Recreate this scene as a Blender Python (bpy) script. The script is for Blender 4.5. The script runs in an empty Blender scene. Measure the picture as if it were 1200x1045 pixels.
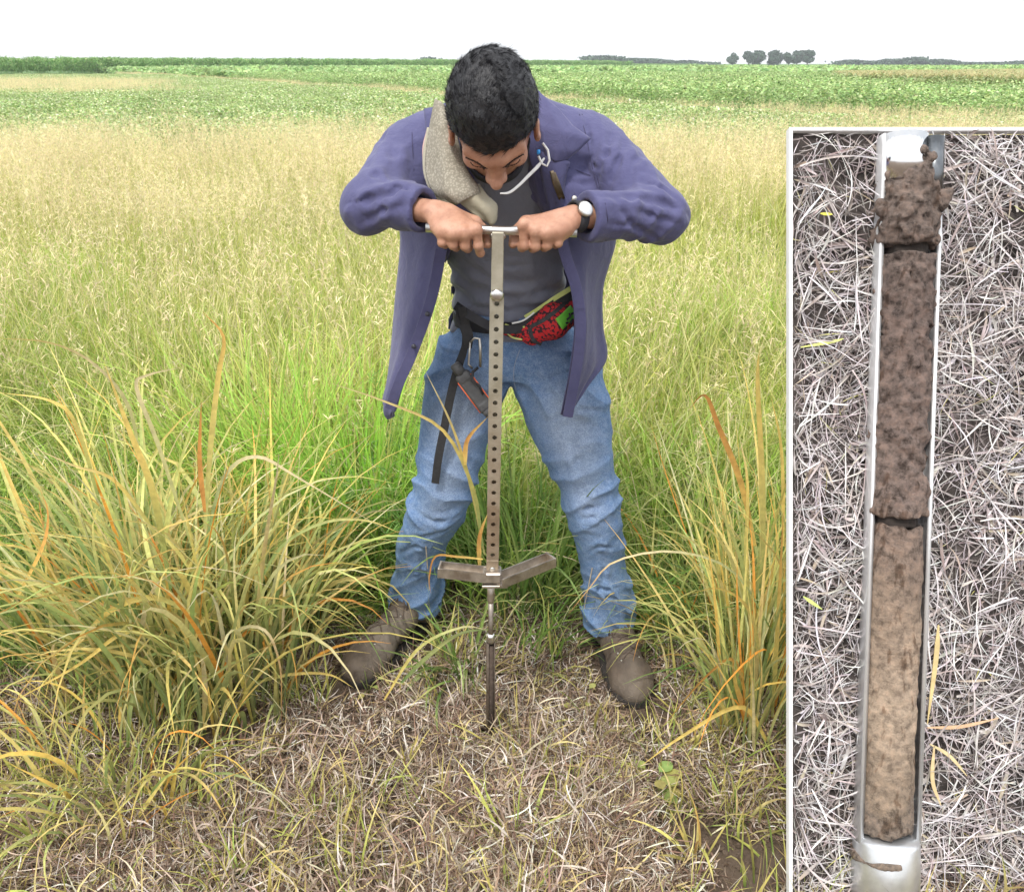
import bpy, math, random
import numpy as np
from mathutils import Vector, Matrix, Euler
rng = np.random.default_rng(7)
random.seed(7)
sc = bpy.context.scene
COL = sc.collection
R = math.radians

# ------------------------------------------------------------ camera, world, sun, exposure
PITCH = R(23.1); FPX = 1050.0; EYE = 1.5
cam_d = bpy.data.cameras.new('camera'); cam = bpy.data.objects.new('camera', cam_d); COL.objects.link(cam)
cam_d.sensor_width = 36.0; cam_d.lens = 36.0 * FPX / 1200.0
cam_d.clip_start = 0.05; cam_d.clip_end = 6000
cam.location = (0, 0, EYE); cam.rotation_euler = (math.pi / 2 - PITCH, 0, 0)
sc.camera = cam

HAZE = .00042
SUN_EL, SUN_AZ = R(58), R(205)          # azimuth clockwise from +Y: behind the camera, to the left
world = bpy.data.worlds.new('World'); sc.world = world; world.use_nodes = True
wn = world.node_tree; wn.nodes.clear()
w_out = wn.nodes.new('ShaderNodeOutputWorld'); w_mix = wn.nodes.new('ShaderNodeMixShader')
w_sky = wn.nodes.new('ShaderNodeTexSky'); w_sky.sky_type = 'NISHITA'; w_sky.sun_disc = False
w_sky.sun_elevation = SUN_EL; w_sky.sun_rotation = SUN_AZ; w_sky.dust_density = 3.0
w_b1 = wn.nodes.new('ShaderNodeBackground'); w_b1.inputs[1].default_value = 0.12
wn.links.new(w_sky.outputs[0], w_b1.inputs[0])
w_b2 = wn.nodes.new('ShaderNodeBackground'); w_b2.inputs[1].default_value = 1.15
w_tc = wn.nodes.new('ShaderNodeTexCoord'); w_n = wn.nodes.new('ShaderNodeTexNoise')
w_n.inputs['Scale'].default_value = 2.2; w_n.inputs['Detail'].default_value = 5
w_r = wn.nodes.new('ShaderNodeValToRGB')
w_r.color_ramp.elements[0].color = (.86, .90, .96, 1); w_r.color_ramp.elements[0].position = .3
w_r.color_ramp.elements[1].color = (1, 1, 1, 1); w_r.color_ramp.elements[1].position = .6
wn.links.new(w_tc.outputs['Generated'], w_n.inputs['Vector']); wn.links.new(w_n.outputs[0], w_r.inputs[0])
wn.links.new(w_r.outputs[0], w_b2.inputs[0])
# overcast dome: the zenith brighter than the horizon
w_sx = wn.nodes.new('ShaderNodeSeparateXYZ'); wn.links.new(w_tc.outputs['Generated'], w_sx.inputs[0])
w_mr = wn.nodes.new('ShaderNodeMapRange'); wn.links.new(w_sx.outputs[2], w_mr.inputs[0])
w_mr.inputs[1].default_value = 0.0; w_mr.inputs[2].default_value = 1.0; w_mr.inputs[3].default_value = 0.80; w_mr.inputs[4].default_value = 1.25
wn.links.new(w_mr.outputs[0], w_b2.inputs[1])
w_mix.inputs[0].default_value = 0.85
wn.links.new(w_b1.outputs[0], w_mix.inputs[1]); wn.links.new(w_b2.outputs[0], w_mix.inputs[2])
wn.links.new(w_mix.outputs[0], w_out.inputs[0])

sun_d = bpy.data.lights.new('sun', 'SUN'); sun = bpy.data.objects.new('sun', sun_d); COL.objects.link(sun)
sun_d.energy = 1.5; sun_d.angle = R(10); sun_d.color = (1, .96, .9)
_sd = Vector((math.sin(SUN_AZ) * math.cos(SUN_EL), math.cos(SUN_AZ) * math.cos(SUN_EL), math.sin(SUN_EL)))
sun.rotation_euler = _sd.to_track_quat('Z', 'Y').to_euler(); sun.location = (-3, -4, 9)

vs = sc.view_settings; vs.view_transform = 'Standard'; vs.look = 'None'; vs.gamma = 1
vs.use_curve_mapping = False; vs.exposure = 0.86
try:
    sc.cycles.max_bounces = 6; sc.cycles.transparent_max_bounces = 8; sc.cycles.transmission_bounces = 4
    sc.cycles.diffuse_bounces = 3; sc.cycles.glossy_bounces = 3
    sc.cycles.use_adaptive_sampling = True; sc.cycles.adaptive_threshold = 0.02
    sc.cycles.use_denoising = True
except Exception: pass

# ------------------------------------------------------------ helpers
CP, SP = math.cos(PITCH), math.sin(PITCH)
def P(px, py, D):
    """world point seen at photo pixel (px,py), D metres ahead along the ground"""
    a = (px - 600) / FPX; b = -(py - 522.5) / FPX
    dy = CP + b * SP; dz = -SP + b * CP
    return np.array([a / dy * D, D, EYE + dz / dy * D])
def SC(py, D):
    """metres per photo pixel at that point"""
    b = -(py - 522.5) / FPX
    return D / (CP + b * SP) / FPX
def G(px, py, z=0.0):
    """world point on the ground plane at that pixel"""
    a = (px - 600) / FPX; b = -(py - 522.5) / FPX
    dy = CP + b * SP; dz = -SP + b * CP
    k = (z - EYE) / dz
    return np.array([a * k, dy * k, z])

def tag(o, label=None, cat=None, group=None, kind=None):
    if label: o['label'] = label
    if cat: o['category'] = cat
    if group: o['group'] = group
    if kind: o['kind'] = kind
    return o
def empty(name, loc=(0, 0, 0), rz=0):
    o = bpy.data.objects.new(name, None); COL.objects.link(o); o.empty_display_size = .1
    o.location = loc; o.rotation_euler = (0, 0, rz); return o
def adopt(o, parent):
    """keep world placement while parenting (all parents have no scale)"""
    if parent is not None:
        o.parent = parent
        pm = Matrix.Translation(parent.location) @ parent.rotation_euler.to_matrix().to_4x4()
        if parent.parent is not None:
            g = parent.parent
            pm = Matrix.Translation(g.location) @ g.rotation_euler.to_matrix().to_4x4() @ parent.matrix_parent_inverse @ pm
        o.matrix_parent_inverse = pm.inverted()
    return o
def link(name, me, mat=None, parent=None, smooth=True):
    if mat is not None: me.materials.append(mat)
    o = bpy.data.objects.new(name, me); COL.objects.link(o)
    return adopt(o, parent)
def np_mesh(name, V, F, colors=None, smooth=True):
    """V (n,3); F (m,3) or (m,4) int arrays or list of such; colors (n,3) per vertex"""
    V = np.asarray(V, np.float32).reshape(-1, 3)
    Fs = F if isinstance(F, list) else [F]
    Fs = [np.asarray(f, np.int32) for f in Fs if len(f)]
    me = bpy.data.meshes.new(name)
    me.vertices.add(len(V)); me.vertices.foreach_set('co', V.ravel())
    loops = np.concatenate([f.ravel() for f in Fs])
    tot = np.concatenate([np.full(len(f), f.shape[1], np.int32) for f in Fs])
    start = np.concatenate([[0], np.cumsum(tot)[:-1]]).astype(np.int32)
    me.loops.add(len(loops)); me.loops.foreach_set('vertex_index', loops)
    me.polygons.add(len(tot)); me.polygons.foreach_set('loop_start', start)
    try: me.polygons.foreach_set('loop_total', tot)
    except Exception: pass
    me.update(calc_edges=True)
    if colors is not None:
        ca = me.color_attributes.new('col', 'FLOAT_COLOR', 'POINT')
        c4 = np.ones((len(V), 4), np.float32); c4[:, :3] = colors
        ca.data.foreach_set('color', c4.ravel())
    me.polygons.foreach_set('use_smooth', np.full(len(tot), bool(smooth)))
    return me
def obj(name, V, F, mat, parent=None, colors=None, smooth=True):
    return link(name, np_mesh(name, V, F, colors, smooth), mat, parent, smooth)

# ------------------------------------------------------------ materials
def new_mat(name):
    m = bpy.data.materials.new(name); m.use_nodes = True
    nt = m.node_tree; b = nt.nodes['Principled BSDF']; return m, nt, b
def N(nt, t, **kw):
    n = nt.nodes.new(t)
    for k, v in kw.items():
        if k in n.inputs: n.inputs[k].default_value = v
        else: setattr(n, k, v)
    return n
def L(nt, a, b): nt.links.new(a, b)
def ramp(nt, fac, stops):
    r = nt.nodes.new('ShaderNodeValToRGB'); el = r.color_ramp.elements
    while len(el) < len(stops): el.new(.5)
    for e, (p, c) in zip(el, stops): e.position = p; e.color = (*c, 1)
    L(nt, fac, r.inputs[0]); return r.outputs[0]
def noise(nt, scale, detail=4, rough=.55, vec=None, dist=0):
    n = N(nt, 'ShaderNodeTexNoise', Scale=scale, Detail=detail, Roughness=rough, Distortion=dist)
    if vec is None:
        vec = N(nt, 'ShaderNodeTexCoord').outputs['Object']
    L(nt, vec, n.inputs['Vector']); return n.outputs[0]
def bump(nt, b, h, strength=.3, dist=.01, prev=None):
    n = N(nt, 'ShaderNodeBump', Strength=strength, Distance=dist); L(nt, h, n.inputs['Height'])
    if prev is not None: L(nt, prev, n.inputs['Normal'])
    L(nt, n.outputs[0], b.inputs['Normal']); return n.outputs[0]
def mix(nt, fac, a, b, mode='MIX'):
    n = nt.nodes.new('ShaderNodeMix'); n.data_type = 'RGBA'; n.blend_type = mode
    for s, v in ((0, fac), (6, a), (7, b)):
        if isinstance(v, (int, float)): n.inputs[s].default_value = v
        elif isinstance(v, tuple): n.inputs[s].default_value = (*v, 1)
        else: L(nt, v, n.inputs[s])
    return n.outputs[2]
def simple(name, c1, c2=None, scale=30, rough=.7, metal=0, bmp=.2, bd=.002, detail=5, spec=None, sheen=0):
    m, nt, b = new_mat(name)
    f = noise(nt, scale, detail)
    L(nt, ramp(nt, f, [(.3, c1), (.7, c2 or tuple(x * 1.35 for x in c1))]), b.inputs['Base Color'])
    b.inputs['Roughness'].default_value = rough; b.inputs['Metallic'].default_value = metal
    if spec is not None: b.inputs['Specular IOR Level'].default_value = spec
    if sheen: b.inputs['Sheen Weight'].default_value = sheen
    if bmp: bump(nt, b, noise(nt, scale * 3, 4), bmp, bd)
    return m
def leaf_mat(name, transl=.3, rough=.55, var=.25):
    m, nt, b = new_mat(name)
    a = N(nt, 'ShaderNodeAttribute', attribute_name='col')
    oi = N(nt, 'ShaderNodeObjectInfo')
    f = noise(nt, 60, 3)
    hsv = N(nt, 'ShaderNodeHueSaturation')
    mr = N(nt, 'ShaderNodeMapRange'); L(nt, oi.outputs['Random'], mr.inputs[0])
    mr.inputs[3].default_value = 1 - var; mr.inputs[4].default_value = 1 + var
    mr2 = N(nt, 'ShaderNodeMapRange'); L(nt, f, mr2.inputs[0])
    mr2.inputs[1].default_value = .3; mr2.inputs[2].default_value = .7; mr2.inputs[3].default_value = .8; mr2.inputs[4].default_value = 1.15
    mm = N(nt, 'ShaderNodeMath', operation='MULTIPLY'); L(nt, mr.outputs[0], mm.inputs[0]); L(nt, mr2.outputs[0], mm.inputs[1])
    L(nt, mm.outputs[0], hsv.inputs['Value']); L(nt, a.outputs['Color'], hsv.inputs['Color'])
    L(nt, hsv.outputs[0], b.inputs['Base Color']); b.inputs['Roughness'].default_value = rough
    b.inputs['Specular IOR Level'].default_value = .3
    tr = N(nt, 'ShaderNodeBsdfTranslucent'); L(nt, hsv.outputs[0], tr.inputs[0])
    mx = N(nt, 'ShaderNodeMixShader'); mx.inputs[0].default_value = transl
    out = nt.nodes['Material Output']
    L(nt, b.outputs[0], mx.inputs[1]); L(nt, tr.outputs[0], mx.inputs[2]); L(nt, mx.outputs[0], out.inputs[0])
    return m

# ------------------------------------------------------------ value noise in numpy
_perm = np.random.default_rng(3).random((64, 64, 64)).astype(np.float32) * 2 - 1
def vnoise(p, s):
    q = p * s; i = np.floor(q).astype(np.int32); f = (q - i).astype(np.float32); f = f * f * (3 - 2 * f)
    r = 0
    for dx in (0, 1):
        wx = f[:, 0] if dx else 1 - f[:, 0]
        for dy in (0, 1):
            wy = f[:, 1] if dy else 1 - f[:, 1]
            for dz in (0, 1):
                wz = f[:, 2] if dz else 1 - f[:, 2]
                r = r + wx * wy * wz * _perm[(i[:, 0] + dx) & 63, (i[:, 1] + dy) & 63, (i[:, 2] + dz) & 63]
    return r

# ------------------------------------------------------------ grass blades
def lerp3(a, b, c, t):
    """three colour stops a,b,c (n,3) at t (S,)"""
    t = t[None, :, None]; a, b, c = a[:, None], b[:, None], c[:, None]
    return np.where(t < .5, a + (b - a) * (t * 2), b + (c - b) * (t * 2 - 1))
def blades(pos, az, Ln, W, lean, curl, azd=0., S=6, ca=None, cb=None, cc=None, r=None, fold=.35, power=1.4, wprof=1.0, tw=None):
    """curved, folded, tapering leaf strips. all (n,) arrays. returns V,F,C"""
    n = len(pos); r = r or rng
    t = np.linspace(0, 1, S + 1)
    azd = np.broadcast_to(azd, (n,)); curl = np.broadcast_to(curl, (n,)); lean = np.broadcast_to(lean, (n,))
    le = lean[:, None] + curl[:, None] * t[None] ** power
    a = az[:, None] + azd[:, None] * t[None]
    d = np.stack([np.sin(le) * np.cos(a), np.sin(le) * np.sin(a), np.cos(le)], -1)
    step = (Ln / S)[:, None, None] * d
    c = np.concatenate([np.zeros((n, 1, 3)), np.cumsum((step[:, :-1] + step[:, 1:]) * .5, 1)], 1) + pos[:, None]
    side = np.stack([-np.sin(a), np.cos(a), np.zeros_like(a)], -1)
    if tw is None: tw = r.uniform(-.9, .9, n)
    twa = (tw[:, None] + r.uniform(-1.2, 1.2, n)[:, None] * t[None])[..., None]
    nrm = np.cross(d, side)
    sv = side * np.cos(twa) + nrm * np.sin(twa); nv = np.cross(d, sv)
    prof = (np.clip(1 - t ** (2.2 * wprof), 0, 1)) * (.55 + .45 * np.minimum(1, t * 3)); prof[-1] = .04
    w = (W[:, None] * prof[None])[..., None] * .5
    V = np.stack([c - sv * w, c - nv * w * fold, c + sv * w], 2)      # n,S+1,3,3
    K = 3 * (S + 1)
    base = (np.arange(n) * K)[:, None, None]
    s = np.arange(S)[None, :, None] * 3
    F = []
    for j in (0, 1):
        F.append(np.concatenate([base + s + j, base + s + j + 1, base + s + j + 4, base + s + j + 3], -1).reshape(-1, 4))
    if ca is None: C = None
    else:
        C = np.repeat(lerp3(ca, cb, cc, t)[:, :, None, :], 3, 2).reshape(-1, 3)
    return V.reshape(-1, 3), np.concatenate(F), C
def flat_blades(pos, az, Ln, W, lean, curl, azd=0., S=3, ca=None, cb=None, cc=None, r=None, power=1.3):
    """cheap two-vertex-wide strips"""
    V, F, C = blades(pos, az, Ln, W, lean, curl, azd, S, ca, cb, cc, r)
    n = len(pos); V = V.reshape(n, S + 1, 3, 3)[:, :, (0, 2)]; C = C.reshape(n, S + 1, 3, 3)[:, :, (0, 2)]
    base = (np.arange(n) * 2 * (S + 1))[:, None, None]; s = np.arange(S)[None, :, None] * 2
    F = np.concatenate([base + s, base + s + 1, base + s + 3, base + s + 2], -1).reshape(-1, 4)
    return V.reshape(-1, 3), F, C.reshape(-1, 3)
def merge(parts):
    V, F, C, o = [], [], [], 0
    for v, f, c in parts:
        V.append(v); F.append(f + o); C.append(c); o += len(v)
    return np.concatenate(V), np.concatenate(F), np.concatenate(C)
def pick(pal, n, r=None, jit=.12):
    """n colours from a palette [(weight,(r,g,b)),...]"""
    r = r or rng
    w = np.array([p[0] for p in pal], float); c = np.array([p[1] for p in pal])
    k = r.choice(len(pal), n, p=w / w.sum())
    return np.clip(c[k] * (1 + r.normal(0, jit, (n, 1))) * (1 + r.normal(0, jit * .3, (n, 3))), .005, .95)

# ------------------------------------------------------------ instanced ground cover
def scatter(name, protos, pts, rot, scl, label, cat, kind='stuff', parent=None):
    """protos: list of meshes (with material). one point object that instances them"""
    pc = bpy.data.collections.new('kinds_of_' + name)
    for k, me in enumerate(protos):
        po = bpy.data.objects.new('%s_kind' % name, me); pc.objects.link(po)
    n = len(pts)
    me = bpy.data.meshes.new(name); me.vertices.add(n); me.vertices.foreach_set('co', np.asarray(pts, np.float32).ravel())
    a = me.attributes.new('rot', 'FLOAT_VECTOR', 'POINT'); a.data.foreach_set('vector', np.asarray(rot, np.float32).ravel())
    a = me.attributes.new('scl', 'FLOAT_VECTOR', 'POINT')
    s = np.asarray(scl, np.float32); s = np.repeat(s[:, None], 3, 1) if s.ndim == 1 else s
    a.data.foreach_set('vector', s.ravel())
    a = me.attributes.new('idx', 'INT', 'POINT'); a.data.foreach_set('value', rng.integers(0, len(protos), n).astype(np.int32))
    o = bpy.data.objects.new(name, me); COL.objects.link(o)
    ng = bpy.data.node_groups.new('scatter_' + name, 'GeometryNodeTree')
    ng.interface.new_socket('Geometry', in_out='INPUT', socket_type='NodeSocketGeometry')
    ng.interface.new_socket('Geometry', in_out='OUTPUT', socket_type='NodeSocketGeometry')
    gi = ng.nodes.new('NodeGroupInput'); go = ng.nodes.new('NodeGroupOutput')
    ci = ng.nodes.new('GeometryNodeCollectionInfo'); ci.inputs['Collection'].default_value = pc
    ci.inputs['Separate Children'].default_value = True; ci.inputs['Reset Children'].default_value = True
    io = ng.nodes.new('GeometryNodeInstanceOnPoints'); io.inputs['Pick Instance'].default_value = True
    def na(nm, ty):
        x = ng.nodes.new('GeometryNodeInputNamedAttribute'); x.data_type = ty; x.inputs['Name'].default_value = nm; return x.outputs[0]
    er = ng.nodes.new('FunctionNodeEulerToRotation')
    ng.links.new(na('rot', 'FLOAT_VECTOR'), er.inputs[0]); ng.links.new(er.outputs[0], io.inputs['Rotation'])
    ng.links.new(na('scl', 'FLOAT_VECTOR'), io.inputs['Scale']); ng.links.new(na('idx', 'INT'), io.inputs['Instance Index'])
    ng.links.new(gi.outputs[0], io.inputs['Points']); ng.links.new(ci.outputs[0], io.inputs['Instance'])
    ng.links.new(io.outputs[0], go.inputs[0])
    md = o.modifiers.new('scatter', 'NODES'); md.node_group = ng
    tag(o, label, cat, kind=kind)
    return adopt(o, parent)
def rots(n, tilt=.12): return np.stack([rng.normal(0, tilt, n), rng.normal(0, tilt, n), rng.uniform(0, 6.283, n)], 1)
def tube_path(pts, rad, sides=8):
    pts = np.asarray(pts, float); rad = np.asarray(rad, float); n = len(pts)
    d = np.gradient(pts, axis=0); d /= np.linalg.norm(d, axis=1, keepdims=True) + 1e-9
    ref = np.where(np.abs(d[:, 2:3]) > .9, np.array([[1., 0, 0]]), np.array([[0, 0, 1.]]))
    u = np.cross(d, ref)
    for i in range(1, n):
        u[i] = u[i - 1] - d[i] * np.dot(u[i - 1], d[i])
    u /= np.linalg.norm(u, axis=1, keepdims=True) + 1e-9; v = np.cross(d, u)
    a = np.linspace(0, 2 * np.pi, sides, endpoint=False)
    V = pts[:, None] + rad[:, None, None] * (u[:, None] * np.cos(a)[None, :, None] + v[:, None] * np.sin(a)[None, :, None])
    F = []
    for i in range(n - 1):
        for j in range(sides):
            F.append((i * sides + j, i * sides + (j + 1) % sides, (i + 1) * sides + (j + 1) % sides, (i + 1) * sides + j))
    V = np.concatenate([V.reshape(-1, 3), pts[:1], pts[-1:]]); nb = n * sides
    T = [(nb, (j + 1) % sides, j) for j in range(sides)] + [(nb + 1, (n - 1) * sides + j, (n - 1) * sides + (j + 1) % sides) for j in range(sides)]
    return V, [np.array(F), np.array(T)]
def join(parts):
    """parts: list of (V,[F..])"""
    V, Q, T, o = [], [], [], 0
    for v, fs in parts:
        V.append(v)
        for f in fs:
            f = np.asarray(f)
            (Q if f.shape[1] == 4 else T).append(f + o)
        o += len(v)
    return np.concatenate(V), [np.concatenate(x) for x in (Q, T) if x]
# ============================================================ GROUND
def ground_h(x, y):
    p = np.stack([x, y, np.zeros_like(x)], -1)
    near = np.exp(-((y - 1.9) / 2.2) ** 2 - (x / 2.5) ** 2)
    h = (vnoise(p, 6.0) * .010 + vnoise(p + 5, 17.) * .006 + vnoise(p + 9, 45.) * .004) * near
    for (gx, gy, gr, gd) in ((-.05, 1.74, .10, .022), (-.62, 1.62, .13, .02), (.28, 1.62, .10, .015)):
        h -= gd * np.exp(-(((x - gx) ** 2 + (y - gy) ** 2) / gr ** 2))
    return h
def gh(x, y): return float(ground_h(np.array([x]), np.array([y]))[0])
def axis(lo, hi, c0, c1, fine, grow=1.12):
    a = list(np.arange(c0, c1, fine)); s = fine
    while a[-1] < hi: s *= grow; a.append(a[-1] + s)
    s = fine; b = [c0]
    while b[-1] > lo: s *= grow; b.append(b[-1] - s)
    return np.array(b[::-1][:-1] + a)
gx = axis(-2500, 2500, -1.5, 1.5, .02); gy = axis(-1500, 3500, .9, 3.0, .02)
XX, YY = np.meshgrid(gx, gy, indexing='ij')
ZZ = ground_h(XX.ravel(), YY.ravel())
nx, ny = len(gx), len(gy)
ii, jj = np.meshgrid(np.arange(nx - 1), np.arange(ny - 1), indexing='ij'); k = (ii * ny + jj).ravel()
m, nt, b = new_mat('soil')
geo = N(nt, 'ShaderNodeTexCoord').outputs['Object']
f1 = noise(nt, 3.0, 8, .6, geo); f2 = noise(nt, 45, 6, .65, geo)
dirt = mix(nt, f2, ramp(nt, f1, [(.35, (.07, .046, .031)), (.65, (.14, .096, .066))]), (.165, .12, .083), 'MIX')
sx = N(nt, 'ShaderNodeSeparateXYZ'); L(nt, geo, sx.inputs[0])
mr = N(nt, 'ShaderNodeMapRange'); L(nt, sx.outputs[1], mr.inputs[0]); mr.inputs[1].default_value = 2.6; mr.inputs[2].default_value = 6
far = ramp(nt, noise(nt, .05, 6, .6, geo), [(.35, (.085, .17, .04)), (.65, (.12, .21, .06))])
L(nt, mix(nt, mr.outputs[0], dirt, far), b.inputs['Base Color']); b.inputs['Roughness'].default_value = .95
bump(nt, b, noise(nt, 60, 8, .75, geo), 1.0, .012)
ground = obj('ground', np.stack([XX.ravel(), YY.ravel(), ZZ], -1), np.stack([k, k + ny, k + ny + 1, k + 1], -1), m)
tag(ground, kind='structure')

M_blade = leaf_mat('grass_leaf', .35, .5, .18)
M_dead = leaf_mat('dead_grass', .15, .7, .15)
M_crop = leaf_mat('crop_leaf', .3, .5, .12)

STRAW = [(4, (.45, .35, .27)), (2.6, (.64, .54, .43)), (4.5, (.28, .185, .13)), (3.6, (.14, .09, .062)), (1.9, (.80, .74, .66)), (1.8, (.64, .52, .24))]
YG = [(4, (.52, .55, .14)), (3, (.66, .58, .18)), (2, (.32, .43, .10)), (1.5, (.72, .60, .28))]
GREEN = [(4, (.16, .28, .06)), (3, (.25, .38, .09)), (2, (.36, .46, .14)), (1, (.11, .18, .05))]
DRY = [(3, (.60, .42, .16)), (2, (.66, .34, .10)), (2, (.62, .52, .28)), (1, (.45, .28, .14))]

# ============================================================ DEAD THATCH
def thatch_proto(n, Rr, zmax=.05, long=1.0, pal=STRAW):
    rr = Rr * np.sqrt(rng.random(n)); an = rng.uniform(0, 6.28, n)
    pos = np.stack([rr * np.cos(an), rr * np.sin(an), rng.uniform(-.004, zmax * .55, n)], 1)
    az = rng.uniform(0, 6.28, n); Ln = rng.uniform(.025, .115, n) * long; W = rng.uniform(.0014, .0048, n)
    lean = np.where(rng.random(n) < .3, rng.uniform(.3, 1.1, n), rng.uniform(1.15, 1.7, n))
    curl = rng.normal(0, .8, n) + np.where(lean < 1.1, .9, 0)
    c = pick(pal, n); c2 = np.clip(c * rng.uniform(.75, 1.15, (n, 1)), 0, .9)
    V, F, C = blades(pos, az, Ln, W, lean, curl, rng.normal(0, 1.1, n), 5, c2, c, c)
    V[:, 2] = np.maximum(V[:, 2], -.012)
    return V, F, C
protos = []
for q in range(5):
    me = np_mesh('thatch', *thatch_proto(760, .16)); me.materials.append(M_dead); protos.append(me)
def field(x0, x1, y0, y1, sp, jit=.5, keep=None):
    xs = np.arange(x0, x1, sp); ys = np.arange(y0, y1, sp)
    X, Y = np.meshgrid(xs, ys); X, Y = X.ravel(), Y.ravel()
    X = X + rng.uniform(-jit, jit, X.size) * sp; Y = Y + rng.uniform(-jit, jit, X.size) * sp
    if keep is not None:
        k = keep(X, Y); X, Y = X[k], Y[k]
    return X, Y
BARE = ((-.05, 1.755, .085), (-.62, 1.60, .07), (-.42, 1.50, .05), (.25, 1.62, .06), (-.20, 1.35, .05), (-.75, 1.42, .05), (-.66, 1.76, .07), (-.50, 1.62, .06), (.05, 1.50, .04), (-.30, 1.60, .05), (.38, 1.55, .045))
_bt = []
for (ax_, ay_), (tx_, ty_) in (((-.27, 2.17), tuple(G(411, 806)[:2])), ((.255, 2.085), tuple(G(749, 826)[:2]))):
    for q in np.linspace(0, 1, 6): _bt.append((ax_ + (tx_ - ax_) * q, ay_ + (ty_ - ay_) * q))
def not_bare(X, Y, grow=1.0, boots=.095):
    k = np.ones(X.shape, bool)
    for bx, by in _bt: k &= ((X - bx) ** 2 + (Y - by) ** 2 > boots ** 2)
    for bx, by, br in BARE: k &= ((X - bx) ** 2 + (Y - by) ** 2 > (br * grow) ** 2)
    return k
X, Y = field(-1.6, 1.6, .7, 2.7, .105, .6, lambda X, Y: not_bare(X, Y, 1.3, .20) & (rng.random(X.size) < np.clip(1.82 - Y * .45, .35, .80) + .12 * vnoise(np.stack([X, Y, X * 0], 1), 5.)) & (vnoise(np.stack([X + 3, Y, X * 0], 1), 4.2) < .10))
Z = ground_h(X, Y)
scatter('dead_grass_litter', protos, np.stack([X, Y, Z], 1), rots(len(X), .12), rng.uniform(.7, 1.25, len(X)),
        'grey brown dead grass litter matted over the soil in the foreground', 'dead grass')

protos = []
for q in range(4):
    me = np_mesh('thatch_small', *thatch_proto(95, .05, .03, .6)); me.materials.append(M_dead); protos.append(me)
X, Y = field(-1.4, 1.2, 1.15, 2.35, .05, .6, lambda X, Y: not_bare(X, Y, .35, .085) & (~not_bare(X, Y, .1, .24) | (rng.random(X.size) < .38)))
scatter('fine_litter', protos, np.stack([X, Y, ground_h(X, Y)], 1), rots(len(X), .08), rng.uniform(.7, 1.1, len(X)),
        'fine short dead litter pressed flat around the two boots', 'dead grass')
# crumbs and small clods of soil on the bare patches
protos = []
for q in range(5):
    a_ = np.linspace(0, 2 * np.pi, 6, endpoint=False); cv_ = []; cf_ = []; o_ = 0
    for e in range(26):
        c_ = np.array([rng.normal(0, .035), rng.normal(0, .035), 0]); s_ = rng.uniform(.0018, .0075) * (1 if e else 1.6)
        ring1 = np.stack([np.cos(a_), np.sin(a_), a_ * 0], 1) * s_ * rng.uniform(.7, 1.3, (6, 1)) + c_ - [0, 0, s_ * .3]
        ring2 = np.stack([np.cos(a_ + .5), np.sin(a_ + .5), a_ * 0], 1) * s_ * rng.uniform(.4, .9, (6, 1)) + c_ + [0, 0, s_ * rng.uniform(.3, .7)]
        cv_ += [ring1, ring2, c_[None] + [0, 0, s_ * rng.uniform(.6, 1.0)]]
        for j_ in range(6): cf_ += [(o_ + j_, o_ + (j_ + 1) % 6, o_ + 6 + (j_ + 1) % 6), (o_ + j_, o_ + 6 + (j_ + 1) % 6, o_ + 6 + j_), (o_ + 6 + j_, o_ + 6 + (j_ + 1) % 6, o_ + 12)]
        o_ += 13
    me = np_mesh('crumbs', np.concatenate(cv_), np.array(cf_), smooth=False); me.materials.append(ground.data.materials[0]); protos.append(me)
X, Y = field(-1.4, 1.2, 1.15, 2.4, .045, .6, lambda X, Y: rng.random(X.size) < .75)
scatter('soil_crumbs', protos, np.stack([X, Y, ground_h(X, Y)], 1), rots(len(X), .1), rng.uniform(.5, 1.5, len(X)),
        'brown soil crumbs and small clods lying between the litter', 'soil')
# short living sprouts among the litter
def tuft(n, Rr, L0, L1, W0, W1, pal_a, pal_b, pal_c, lean=.35, curl=1.0, S=5, fl=False):
    rr = Rr * np.sqrt(rng.random(n)); an = rng.uniform(0, 6.28, n)
    pos = np.stack([rr * np.cos(an), rr * np.sin(an), np.full(n, -.01)], 1)
    az = an + rng.normal(0, .9, n)
    fn = flat_blades if fl else blades
    return fn(pos, az, rng.uniform(L0, L1, n), rng.uniform(W0, W1, n), np.abs(rng.normal(0, lean, n)), np.abs(rng.normal(curl, .45, n)),
                  rng.normal(0, .5, n), S, pick(pal_a, n), pick(pal_b, n), pick(pal_c, n))
protos = []
for q in range(5):
    me = np_mesh('sprout', *tuft(9 + q * 3, .035, .05, .16, .0025, .006, GREEN, YG, YG + DRY[:1], .45, .8)); me.materials.append(M_blade); protos.append(me)
X, Y = field(-1.5, 1.5, .9, 2.5, .068, .6, lambda X, Y: not_bare(X, Y) & (rng.random(X.size) < .36 + .30 * (vnoise(np.stack([X, Y, X * 0], 1), 3.) > 0)))
Z = ground_h(X, Y)
scatter('short_grass', protos, np.stack([X, Y, Z], 1), rots(len(X), .2), rng.uniform(.6, 1.5, len(X)),
        'short yellow green grass sprouts coming up through the dead litter', 'grass')

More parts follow.
